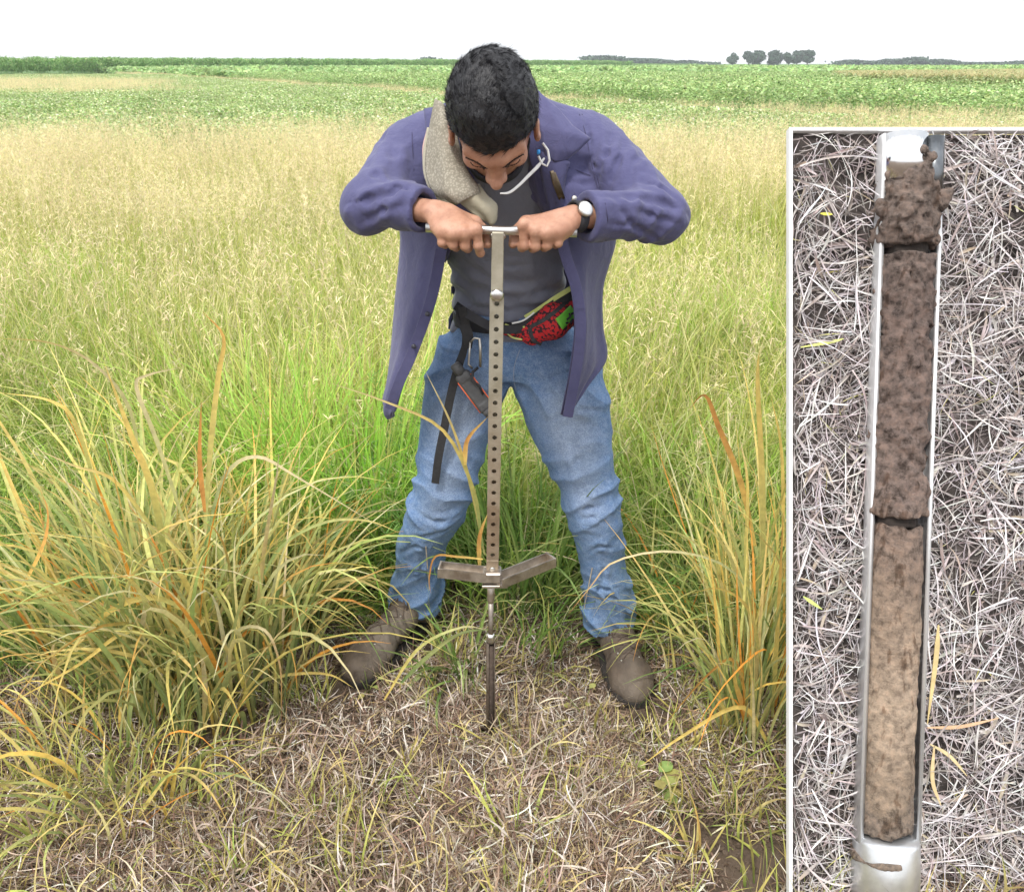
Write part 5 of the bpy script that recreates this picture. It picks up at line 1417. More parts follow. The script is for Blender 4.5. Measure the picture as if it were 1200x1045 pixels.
# perforated square tube: every face a grid of cells with a real round hole in each
def perforated(z0, z1, n, hs, r_, wall=.0022, K=16):
    V = []; Q = []
    cell = (z1 - z0) / n
    ang = np.linspace(0, 2 * np.pi, K, endpoint=False)
    def sq(a):
        c_, s_ = np.cos(a), np.sin(a); m = max(abs(c_), abs(s_)); return c_ / m, s_ / m
    for face in range(4):
        th = face * np.pi / 2; nx_, ny_ = np.sin(th), -np.cos(th); tx, ty = np.cos(th), np.sin(th)
        for i in range(n):
            zc = z0 + (i + .5) * cell; o = len(V)
            for a in ang:
                sx_, sz_ = sq(a)
                V.append((tx * sx_ * hs + nx_ * hs, ty * sx_ * hs + ny_ * hs, zc + sz_ * cell / 2))
            for dep in (0, wall):
                for a in ang:
                    V.append((tx * np.cos(a) * r_ + nx_ * (hs - dep), ty * np.cos(a) * r_ + ny_ * (hs - dep), zc + np.sin(a) * r_))
            for a in ang:
                sx_, sz_ = sq(a)
                V.append((tx * sx_ * (hs - wall) + nx_ * (hs - wall), ty * sx_ * (hs - wall) + ny_ * (hs - wall), zc + sz_ * cell / 2))
            for j in range(K):
                k_ = (j + 1) % K
                for l_ in range(3): Q.append((o + l_ * K + j, o + l_ * K + k_, o + (l_ + 1) * K + k_, o + (l_ + 1) * K + j))
    return botj + np.array(V) @ TM.T, np.array(Q)[:, ::-1]
zb = float((P(577, 652, 1.713) - botj) @ axz)
V, F = perforated(zb, zsplit, 23, HS, .0050); obj('perforated_tube', V, F, M_tube, probe, smooth=False)
sbox('shaft_foot', (0, 0, (zb + .0) / 2 - .010), (HS, HS, zb / 2 + .010 - .001), M_tube, probe)
disc('bolt', TL(0, -HS, zb * .55), .006, .003, -fty, M_steel, probe, 12)
# foot pegs: open steel channels
def channel(a, b_, w, h, t, name):
    a = np.array(a); b_ = np.array(b_); d = b_ - a; ln = np.linalg.norm(d); d /= ln; up = np.array([0, 0, 1.]); up = up - d * (up @ d); up /= np.linalg.norm(up); sd = np.cross(d, up)
    prof = [(-w, -h), (w, -h), (w, h), (w - t, h), (w - t, -h + t), (-w + t, -h + t), (-w + t, h), (-w, h)]
    V = []
    for e in (a, b_):
        for x, z in prof: V.append(e + sd * x + up * z)
    Q = [(i, (i + 1) % 8, 8 + (i + 1) % 8, 8 + i) for i in range(8)]
    Q += [(0, 5, 4, 1), (0, 7, 6, 5), (1, 4, 3, 2), (8, 9, 12, 13), (8, 13, 14, 15), (9, 10, 11, 12)]
    root = obj(name, np.array(V), np.array(Q), M_peg, probe, smooth=False)
    e0 = b_ - d * t / 2
    c = b_ + d * .0015
    sbox('peg_end', (0, 0, 0), (.002, w + .0006, h + .0006), M_peg, root, .0006, np.stack([d, sd, up], 1), c)
    return root
M_peg = steel('worn_peg_steel', (.36, .31, .26), (.60, .55, .49), .45, 30)
zp = float(P(577, 672, 1.70)[2])
c0 = np.array([botj[0], 1.70, zp])
channel(c0 + [-.012, -.004, 0], P(516, 667, 1.705), .017, .0115, .003, 'foot_peg')
channel(c0 + [.014, -.020, -.006], P(645, 656, 1.765), .017, .0115, .003, 'foot_peg')
sbox('peg_bracket', (0, 0, 0), (.020, .019, .0125), M_peg, probe, .003, np.eye(3), c0 + [0, 0, -.002])
sbox('bracket_plate', (0, 0, 0), (.028, .022, .003), M_peg, probe, .001, np.eye(3), c0 + [.006, -.002, -.020])
rodt = c0 + [-.003, 0, -.02]; gnd = G(574.5, 866); gnd = np.array([gnd[0], 1.725, -.05])
def on_rod(py):
    b2 = -(py - 522.5) / FPX; best = None
    t = np.linspace(0, 1, 400)[:, None]; p = rodt + (gnd - rodt) * t
    dep = p[:, 1] * CP - (p[:, 2] - EYE) * SP; hh = p[:, 1] * SP + (p[:, 2] - EYE) * CP
    yy = 522.5 - FPX * hh / dep; return p[np.argmin(np.abs(yy - py))]
q = [on_rod(y) for y in (684, 702, 706, 742, 745, 752, 756)]
M_rod = steel('rod_steel', (.22, .18, .15), (.40, .36, .31), .4, 30)
V, F = tube_path([rodt, q[1], q[2]], [.0085, .0085, .006], 16); obj('socket', V, F, M_peg, probe)
V, F = tube_path([q[2], q[3], q[4]], [.0062, .0062, .0062], 14); obj('rod', V, F, M_rod, probe)
V, F = tube_path([q[3], q[4], (q[4] + q[5]) / 2, q[5]], [.0075, .0098, .0098, .0090], 18); obj('coupling', V, F, M_bar, probe)
# slotted sampling barrel
M_mud = simple('muddy_steel', (.07, .05, .036), (.16, .125, .095), scale=60, rough=.55, metal=.4, bmp=.4)
def slotted(a, b_, R0, t, name, parent, open_deg=70, face=(0, -1, .3), n=26, mat=None):
    a = np.array(a); b_ = np.array(b_); d = (b_ - a) / np.linalg.norm(b_ - a); f_ = np.array(face, float); f_ -= d * (f_ @ d); f_ /= np.linalg.norm(f_); s_ = np.cross(d, f_)
    an = np.linspace(R(open_deg), 2 * math.pi - R(open_deg), n)
    V = []
    for e in (a, b_):
        for r_ in (R0, R0 - t): V += [e + r_ * (f_ * math.cos(x) + s_ * math.sin(x)) for x in an]
    F = []
    for i in range(n - 1):
        F += [(i, i + 1, 2 * n + i + 1, 2 * n + i), (n + i + 1, n + i, 3 * n + i, 3 * n + i + 1), (i + 1, i, n + i, n + i + 1), (2 * n + i, 2 * n + i + 1, 3 * n + i + 1, 3 * n + i)]
    F += [(0, 2 * n, 3 * n, n), (n - 1, 2 * n - 1, 4 * n - 1, 3 * n - 1)]
    return obj(name, np.array(V), np.array(F), mat or M_mud, parent)
slotted(q[5], gnd, .0108, .0022, 'sampling_barrel', probe, 42, (.3, -1, .3))
V, F = tube_path([q[5] + (gnd - q[5]) * .03, gnd], [.0075, .0075], 12); obj('soil_inside', V, F, M_soilcore if 'M_soilcore' in globals() else simple('soil_in_barrel', (.05, .035, .025), (.09, .065, .05), scale=90, rough=.95, bmp=.6), probe)
# ============================================================ INSET VIEW, built up as a white edged panel leaning back on a stand
BS = 1.712
b_r = np.array([1., 0, 0]); b_u = np.array([0, SP, CP]); b_n = np.array([0, -CP, SP])
B0 = np.array([0, BS * CP, EYE - BS * SP])
def B(px, py, h=0.): return B0 + b_r * ((px - 600) / FPX * BS) + b_u * (-(py - 522.5) / FPX * BS) + b_n * h
BM = np.stack([b_r, b_u, b_n], 1); PXB = BS / FPX
panel = empty('inset_panel', (float(B(1080, 1078)[0]), float(B(1080, 1078)[1]), 0))
tag(panel, 'inset view of pale dead straw, built as a white edged panel leaning back beside the right grass tussock', 'inset panel')
M_frame = simple('white_frame', (.78, .78, .77), (.84, .84, .83), scale=20, rough=.5, bmp=.05)
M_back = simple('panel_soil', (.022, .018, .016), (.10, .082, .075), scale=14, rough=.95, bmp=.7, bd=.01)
X0, X1, Y0, Y1 = 924.5, 1236, 149.5, 1077
fw = 2.6 * PXB
def rail(px0, py0, px1, py1):
    a, c = B(px0, py0), B(px1, py1); mid = (a + c) / 2 + b_n * -.008
    hx = abs(px1 - px0) * PXB / 2; hy = abs(py1 - py0) * PXB / 2
    return sbox('frame_rail', (0, 0, 0), (hx, hy, .010), M_frame, panel, .0012, BM, mid)
rail(X0, Y0, X0 + 4.4, Y1); rail(X1 - 4.4, Y0, X1, Y1); rail(X0 + 4.6, Y0, X1 - 4.6, Y0 + 4.4); rail(X0 + 4.6, Y1 - 4.4, X1 - 4.6, Y1)
mid = B((X0 + X1) / 2, (Y0 + Y1) / 2, -.038); gx_ = 90; gy_ = 250
uu, vv = np.meshgrid(np.linspace(X0 + 4.5, X1 - 4.5, gx_), np.linspace(Y0 + 4.5, Y1 - 4.5, gy_), indexing='ij')
pp = B0 + b_r * ((uu.ravel() - 600) / FPX * BS)[:, None] + b_u * (-(vv.ravel() - 522.5) / FPX * BS)[:, None]
hh = -.018 + vnoise(pp, 22.) * .007 + vnoise(pp, 60.) * .004
pp = pp + b_n * hh[:, None]
ii, jj = np.meshgrid(np.arange(gx_ - 1), np.arange(gy_ - 1), indexing='ij'); k = (ii * gy_ + jj).ravel()
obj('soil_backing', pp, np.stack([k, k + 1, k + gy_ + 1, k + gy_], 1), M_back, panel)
sbox('back_board', (0, 0, 0), ((X1 - X0) * PXB / 2 - .075, (Y1 - Y0) * PXB / 2 - .05, .012), M_frame, panel, .001, BM, B((X0 + X1) / 2 + 10, (Y0 + Y1) / 2, -.062))
# stand behind
M_wood = simple('stand_wood', (.22, .15, .09), (.32, .23, .14), scale=12, rough=.8)
for px_ in (1090, 1190):
    a = B(px_, 330, -.085); V, F = tube_path([a, [a[0], a[1] + .42, 0.0]], [.014, .014], 8); obj('stand_leg', V, F, M_wood, panel)
a, c = B(1085, 620, -.088), B(1195, 620, -.088); V, F = tube_path([a, c], [.010, .010], 8); obj('stand_rail', V, F, M_wood, panel)
# straw mat
r4 = np.random.default_rng(44)
PALE_ = [(5, (.66, .61, .61)), (5, (.86, .83, .83)), (3.5, (.40, .35, .34)), (2, (.19, .15, .14)), (.15, (.62, .60, .15)), (.25, (.50, .40, .28))]
def straw(n, h0, h1, L0, L1, W0, W1, pal, lean0=1.25):
    W_, H_ = (X1 - X0) * PXB, (Y1 - Y0) * PXB
    pos = np.stack([r4.uniform(.01, W_ - .01, n), r4.uniform(.01, H_ - .01, n), r4.uniform(h0, h1, n)], 1)
    az = r4.uniform(0, 6.283, n); Ln = r4.uniform(L0, L1, n)
    V, F, C = blades(pos, az, Ln, r4.uniform(W0, W1, n), r4.uniform(lean0, 1.75, n), r4.normal(0, .25, n), r4.normal(0, .6, n), 6, pick(pal, n, r4), pick(pal, n, r4) * 0 + pick(pal, n, r4), pick(pal, n, r4), r=r4, fold=.5)
    V = V.reshape(n, -1, 3)
    if h1 > -.007:
        dens = vnoise(np.stack([pos[:, 0], pos[:, 1], pos[:, 0] * 0 + 4], 1), 13.) + .6 * vnoise(np.stack([pos[:, 0], pos[:, 1], pos[:, 0] * 0 + 9], 1), 30.)
        V[dens < -.42, :, 0] = -9
    V[..., 2] = np.clip(V[..., 2], -.020, .024)
    ok = ((V[..., 0] > -.035) & (V[..., 0] < W_ + .035) & (V[..., 1] > -.035) & (V[..., 1] < H_ + .035)).all(1)
    V[..., 0] = np.clip(V[..., 0], .0085, W_ - .0085); V[..., 1] = np.clip(V[..., 1], .0085, H_ - .0085)
    K = V.shape[1]; nf = len(F) // n
    # keep only straws that lie inside the frame
    V = V[ok]; C = C.reshape(n, K, 3)[ok]
    S_ = 6; base = (np.arange(len(V)) * K)[:, None, None]; s = np.arange(S_)[None, :, None] * 3
    F = np.concatenate([np.concatenate([base + s + j, base + s + j + 1, base + s + j + 4, base + s + j + 3], -1).reshape(-1, 4) for j in (0, 1)])
    O = B(X0, Y1)
    return O + V.reshape(-1, 3) @ BM.T, F, C.reshape(-1, 3)
def mono(c): return c
M_straw = leaf_mat('pale_straw', .1, .6, .05)
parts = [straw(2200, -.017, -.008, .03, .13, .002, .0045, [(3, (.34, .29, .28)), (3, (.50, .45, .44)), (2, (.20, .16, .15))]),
         straw(5600, -.012, .002, .02, .10, .0011, .0026, PALE_), straw(900, -.010, .004, .02, .09, .004, .0085, [(3, (.46, .40, .38)), (3, (.62, .57, .56)), (2, (.28, .22, .20)), (1, (.50, .42, .32))]), straw(1100, -.003, .012, .05, .18, .0014, .0046, [(3, (.80, .77, .77)), (3, (.62, .58, .58)), (2, (.45, .38, .35))])]
V, F, C = merge(parts)
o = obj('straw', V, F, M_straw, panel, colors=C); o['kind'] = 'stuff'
# a few single coloured leaves lying on the straw
for pts_, w_, c_ in (([(1095, 730), (1092, 770), (1082, 845)], .010, (.46, .36, .17)), ([(1082, 849), (1120, 848), (1165, 838)], .007, (.50, .33, .20)), ([(1085, 868), (1108, 882), (1128, 905)], .007, (.50, .40, .22)),
                     ([(1090, 870), (1088, 910), (1098, 940)], .008, (.48, .37, .20)), ([(958, 253), (972, 254)], .006, (.58, .54, .08)), ([(935, 408), (970, 402), (985, 398)], .006, (.55, .58, .18)), ([(938, 697), (960, 712)], .007, (.42, .50, .14))):
    mt = simple('leaf_colour', c_, scale=60, rough=.7)
    strip('fallen_leaf', [B(x, y, .016) for x, y in pts_], w_, mt, panel, nrm=b_n, n=14, th=.0012, wz=[.3, 1, .9, .15])

# soil sampler lying over the straw
samp = empty('soil_sampler', tuple(B(1037, 1060)))
tag(samp, 'open steel sampler tube holding a long brown soil core, mounted on the straw panel', 'soil sampler')
def AX(py, dx=0., h=0., k=1.0):
    x = 1067.5 - (py - 150) * 30.5 / 890 + dx
    return B(600 + (x - 600) / k, 522.5 + (py - 522.5) / k, h)
RT = 37.5 * PXB
M_bright, nt, b = new_mat('bright_steel')
f = noise(nt, 10, 5); L(nt, ramp(nt, f, [(.3, (.66, .67, .68)), (.7, (.82, .82, .82))]), b.inputs['Base Color']); b.inputs['Metallic'].default_value = .55; b.inputs['Roughness'].default_value = .30
HA = .018; RT *= .975; KC = 1.011; KT = 1.011
slotted(AX(161, 0, HA, KT), AX(985, 0, HA, KT), RT, .0075, 'open_tube', samp, 72, b_n, 40, M_bright)
# solid collar at the bottom, mud ring
V, F = tube_path([AX(978, 0, HA, KT), AX(984, 0, HA, KT), AX(1010, 0, HA, KT), AX(1068, 0, HA, KT)], [RT * .93, RT * 1.0, RT * 1.02, RT * 1.05], 36); obj('collar', V, F, steel('collar_steel', (.60, .62, .64), (.80, .81, .82), .30, 14, .8), samp)
M_core, nt, b = new_mat('soil_core')
oc = N(nt, 'ShaderNodeTexCoord').outputs['Object']; sx = N(nt, 'ShaderNodeSeparateXYZ'); L(nt, oc, sx.inputs[0])
zt_, zb_ = float(AX(180)[2]), float(AX(985)[2])
mr = N(nt, 'ShaderNodeMapRange'); L(nt, sx.outputs[2], mr.inputs[0]); mr.inputs[1].default_value = zt_; mr.inputs[2].default_value = zb_
nz = noise(nt, 9, 5, .6, oc); ad = N(nt, 'ShaderNodeMath', operation='MULTIPLY_ADD'); L(nt, nz, ad.inputs[0]); ad.inputs[1].default_value = .16; L(nt, mr.outputs[0], ad.inputs[2])
horiz = ramp(nt, ad.outputs[0], [(.10, (.20, .155, .130)), (.30, (.165, .122, .105)), (.55, (.22, .165, .140)), (.66, (.27, .20, .155)), (.74, (.36, .27, .20)), (.86, (.50, .385, .285)), (.98, (.34, .26, .19)), (1.06, (.24, .19, .15))])
sp = ramp(nt, noise(nt, 55, 6, .7, oc), [(.36, (.28, .25, .23)), (.47, (.92, .92, .92)), (.62, (1.5, 1.42, 1.36))])
st = N(nt, 'ShaderNodeMapping'); st.inputs['Scale'].default_value = (60, 60, 9); L(nt, oc, st.inputs[0])
sk = ramp(nt, noise(nt, 1.0, 4, .6, st.outputs[0]), [(.34, (.42, .34, .28)), (.45, (1, 1, 1))])
fs = N(nt, 'ShaderNodeMapRange'); L(nt, mr.outputs[0], fs.inputs[0]); fs.inputs[1].default_value = .5; fs.inputs[2].default_value = .62; fs.inputs[3].default_value = .95; fs.inputs[4].default_value = .60
fe = N(nt, 'ShaderNodeMapRange'); L(nt, mr.outputs[0], fe.inputs[0]); fe.inputs[1].default_value = .90; fe.inputs[2].default_value = .96; fe.inputs[3].default_value = 0; fe.inputs[4].default_value = .55
fa = N(nt, 'ShaderNodeMath', operation='ADD'); L(nt, fs.outputs[0], fa.inputs[0]); L(nt, fe.outputs[0], fa.inputs[1])
L(nt, mix(nt, .85, mix(nt, fa.outputs[0], horiz, sp, 'MULTIPLY'), sk, 'MULTIPLY'), b.inputs['Base Color']); b.inputs['Roughness'].default_value = .95
vc = N(nt, 'ShaderNodeTexVoronoi', Scale=48.); L(nt, oc, vc.inputs['Vector'])
n1 = bump(nt, b, vc.outputs['Distance'], .55, .010)
bump(nt, b, noise(nt, 110, 6, .8, oc), 1.0, .010, n1)
axd = AX(985, 0, 0) - AX(154, 0, 0); axd /= np.linalg.norm(axd)
def core_sdf(py0, py1, R0, rough, pit):
    a, c = AX(py0, -1.5, HA, KC), AX(py1, -1.5, HA, KC); ln = np.linalg.norm(c - a)
    def f(p):
        q = p - a; t = q @ axd; e = q - t[:, None] * axd; d = np.linalg.norm(e, axis=1) - R0
        d = d - rough * (vnoise(p, 22.) * .5 + vnoise(p + 3, 55.) * .5 + vnoise(p + 8, 115.) * .45)
        pt = np.clip(.10 - np.abs(vnoise(p * [1, 1, .8] + 11, 14.)), 0, 1) * pit * (vnoise(p + 5, 9.) > .1)
        d = d + pt
        en = .010 * vnoise(p + 20, 30.) + .004 * vnoise(p, 90.)
        d = smax(d, -t + en, .006 if R0 < RT * .9 else .035); return smax(d, t - ln + en, .006 if R0 < RT * .9 else .012)
    lo = np.minimum(a, c) - .09; hi = np.maximum(a, c) + .09
    return surf(f, lo, hi, .0038)
V, F = core_sdf(196, 290, RT * .93, .017, .02); obj('soil_clod', V, F, M_core, samp)['label'] = 'loose crumbly lump of dark soil at the top of the core'
V, F = core_sdf(299, 602, RT * .84, .0115, .12); obj('core_piece', V, F, M_core, samp)['label'] = 'dark brown upper piece of the soil core'
V, F = core_sdf(616, 972, RT * .80, .0045, .03); obj('core_piece', V, F, M_core, samp)['label'] = 'paler tan lower piece of the soil core'
V, F = tube_path([AX(161, -8, HA, KT), AX(215, -8, HA, KT)], [RT * .74, RT * .74], 32); obj('reflection_rod', V, F, steel('mirror_steel', (.74, .75, .76), (.86, .86, .87), .14, 12), samp, smooth=True)  # added polished rod, put in for the bright reflection inside the tube top
V, F = tube_path([AX(166, 22, HA + .022, KT), AX(235, 22, HA + .022, KT)], [RT * .30, RT * .30], 20); obj('tube_shade_rod', V, F, steel('shade_steel', (.14, .15, .16), (.30, .31, .32), .25, 12), samp)  # added rod, its dark colour stands for shade on the tube's inner wall
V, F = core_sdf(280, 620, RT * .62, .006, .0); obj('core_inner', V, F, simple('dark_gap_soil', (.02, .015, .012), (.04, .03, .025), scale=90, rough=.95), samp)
def lump(name, c, r_, amp, fq, mat=None):
    c = np.array(c)
    V, F = surf(lambda p: ell(p, c, r_, BM) - amp * (vnoise(p, fq) + .5 * vnoise(p, fq * 2.3)), c - max(r_) - .03, c + max(r_) + .03, .0035)
    return obj(name, V, F, mat or M_core, samp)
lump('crumb', AX(190, 4, HA + .02, KC), (.036, .020, .022), .010, 50.)
lump('crumb', AX(250, -34, HA + .02, KC), (.016, .020, .014), .008, 60.)
lump('crumb', AX(235, 30, HA + .03, KC), (.014, .022, .014), .008, 60.)
lump('crumb', AX(182, -22, HA + .01, KC), (.010, .012, .010), .005, 70.)
V, F = surf(lambda p: np.maximum(np.abs((p - AX(999, 0, HA, KT)) @ axd + .006 * vnoise(p + 3, 14.)) - .006 - .006 * vnoise(p, 40.), np.abs(np.linalg.norm((p - AX(999, 0, HA, KT)) - ((p - AX(999, 0, HA, KT)) @ axd)[:, None] * axd, axis=1) - RT * 1.02) - .0035 - .002 * vnoise(p, 60.)) + .004 * (vnoise(p, 18.) > .25), AX(999, 0, HA, KT) - .10, AX(999, 0, HA, KT) + .10, .0032)
obj('mud_ring', V, F, M_core, samp)

# ============================================================ TUSSOCKS
GB = [(4, (.24, .32, .14)), (3, (.34, .40, .18)), (2, (.15, .22, .09)), (1.4, (.46, .40, .18))]
GM = [(4, (.42, .47, .17)), (3, (.62, .58, .22)), (1.6, (.28, .38, .13)), (2, (.72, .58, .24))]
GT = [(4, (.78, .66, .22)), (3, (.78, .54, .14)), (1.4, (.72, .32, .06)), (2, (.80, .72, .42)), (2, (.54, .60, .18))]
leafmats = {}
def tussock(x, y, rad, n, n_parts, L0, L1, W0, W1, lean, curl, label, name='grass_tussock', pals=(GB, GM, GT), seed=0, group=None, azb=None, cat='grass tussock', spreadp=.5):
    r = np.random.default_rng(seed); g0 = gh(x, y)
    t = empty(name, (x, y, g0)); tag(t, label, cat, group)
    rr = rad * r.random(n) ** spreadp; an = r.uniform(0, 6.283, n)
    pos = np.stack([x + rr * np.cos(an), y + rr * np.sin(an), np.full(n, g0 - .01)], 1)
    az = an + r.normal(0, .7, n)
    if azb is not None: az = np.where(r.random(n) < azb[1], azb[0] + r.normal(0, .6, n), az)
    Ln = r.uniform(L0, L1, n); Ln[:max(1, n // 10)] *= 1.15
    ln_ = np.abs(r.normal(0, lean, n)) + rr / rad * lean * .6; cu = np.abs(r.normal(curl, .75, n))
    W = r.uniform(W0, W1, n)
    a_, b_, c_ = (pick(p_, n, r) for p_ in pals)
    dead = r.random(n) < .20
    a_[dead] = c_[dead] * .9; b_[dead] = c_[dead]
    kw = dict(S=9, r=r, power=1.7)
    k = np.argsort(-Ln)[:n_parts]; rest = np.setdiff1d(np.arange(n), k)
    azd = r.normal(0, .6, n)
    if len(rest):
        V, F, C = blades(pos[rest], az[rest], Ln[rest], W[rest], ln_[rest], cu[rest], azd[rest], ca=a_[rest], cb=b_[rest], cc=c_[rest], **kw)
        o = obj('leaf_mass', V, F, M_blade, t, colors=C); o['kind'] = 'stuff'
    for i in k:
        V, F, C = blades(pos[i:i + 1], az[i:i + 1], Ln[i:i + 1], W[i:i + 1] * 1.15, ln_[i:i + 1], cu[i:i + 1] * .9, azd[i], ca=a_[i:i + 1], cb=b_[i:i + 1], cc=c_[i:i + 1], **kw)
        obj('leaf', V, F, M_blade, t, colors=C)
    return t
def hero(t, pts, D, w, cols, Dend=None, nrm=(0, -1, .3)):
    """one big leaf along a path seen in the photo, at its own distance"""
    m_ = len(pts); Ds = np.linspace(D, Dend if Dend is not None else D, m_)
    q = np.array([P(x, y, d) for (x, y), d in zip(pts, Ds)]); S = 16
    tt = np.linspace(0, m_ - 1, S + 1); ix = np.arange(m_)
    c = np.stack([interp_s(tt, ix, q[:, k_]) for k_ in range(3)], 1) if m_ > 2 else q[0] + (q[1] - q[0]) * tt[:, None]
    d = np.gradient(c, axis=0); d /= np.linalg.norm(d, axis=1, keepdims=True)
    s = np.cross(d, np.array(nrm, float)); s /= np.linalg.norm(s, axis=1, keepdims=True)
    tw = np.linspace(0, rng.uniform(-1.0, 1.0), S + 1)[:, None]; nv = np.cross(s, d); s = s * np.cos(tw) + nv * np.sin(tw); nv = np.cross(s, d)
    u = np.linspace(0, 1, S + 1); pr = np.clip(1 - u ** 2.6, .03, 1) * (.55 + .45 * np.minimum(1, u * 4)); ww = (w * pr / 2)[:, None]
    V = np.stack([c - s * ww, c - nv * ww * .35, c + s * ww], 1).reshape(-1, 3)
    F = np.concatenate([np.stack([np.arange(S) * 3 + j, np.arange(S) * 3 + j + 1, np.arange(S) * 3 + j + 4, np.arange(S) * 3 + j + 3], 1) for j in (0, 1)])
    cc = [np.array([x]) for x in cols]; C = np.repeat(lerp3(cc[0], cc[1], cc[2], u)[0][:, None], 3, 1).reshape(-1, 3)
    return obj('leaf', V, F, M_blade, t, colors=C)
OR, YE, TA, GRN, GY = (.64, .31, .09), (.72, .54, .16), (.66, .56, .32), (.20, .30, .10), (.42, .44, .16)
tL1 = tussock(-.76, 1.92, .24, 330, 70, .30, .84, .007, .015, .14, 1.3, 'big tussock of grey green grass with yellow drooping tips, left of the person', seed=1)
tL2 = tussock(-.66, 2.14, .13, 170, 50, .24, .56, .007, .013, .18, 1.5, 'green tussock near the boot at the left, its yellow tips arching right', seed=2)
tL3 = tussock(-1.0, 2.0, .24, 260, 50, .35, .88, .007, .014, .15, 1.3, 'tussock of long yellowing grass at the left edge of the picture', seed=3)
tL4 = tussock(-.88, 1.60, .20, 150, 45, .16, .40, .005, .011, .30, 1.5, 'low spreading tussock in front of the big one, close to the left bottom corner', seed=4)
tR1 = tussock(.58, 1.74, .08, 120, 40, .28, .62, .006, .011, .14, .7, 'yellow orange upright tussock standing against the left edge of the panel', seed=5, pals=(GB, GM, GT))
tR2 = tussock(.68, 2.02, .12, 170, 45, .35, .85, .006, .011, .16, .7, 'taller yellow tussock behind the panel edge, right of the boot', seed=6, pals=(GM, GM, GT))
tR3 = tussock(.50, 2.18, .13, 160, 20, .25, .55, .004, .008, .35, 1.4, 'low green tussock between the right leg and the yellow tussocks', seed=7)
tC = tussock(.03, 2.33, .16, 230, 40, .35, .62, .006, .012, .18, .7, 'dark green broad grass standing between and behind the legs', seed=8, pals=([(3, (.07, .13, .04)), (2, (.11, .19, .055))], GREEN, [(3, (.22, .32, .09)), (1, (.4, .42, .16))]))
tC2 = tussock(-.13, 1.96, .05, 55, 25, .12, .28, .006, .011, .6, 1.4, 'floppy green tuft lying behind the boot at the left', seed=9, pals=(GREEN, GREEN, [(3, (.35, .42, .16)), (1, (.6, .5, .22))]), azb=(3.9, .6))
tB = tussock(-.48, 2.62, .22, 420, 40, .45, .85, .005, .010, .2, .6, 'bright fresh green tall grass clump behind the left tussocks', seed=10, pals=([(1, (.20, .40, .05))], [(3, (.30, .56, .07)), (1, (.38, .56, .1))], [(3, (.42, .64, .12)), (1, (.62, .62, .2))]))
tussock(-.86, 2.75, .22, 260, 30, .45, .92, .005, .010, .18, .6, 'tall yellow green grass clump at the left, behind the big tussock', seed=12, pals=([(1, (.20, .36, .05))], [(3, (.32, .52, .09)), (1, (.45, .52, .12))], [(3, (.50, .60, .14)), (1, (.66, .60, .2))]))
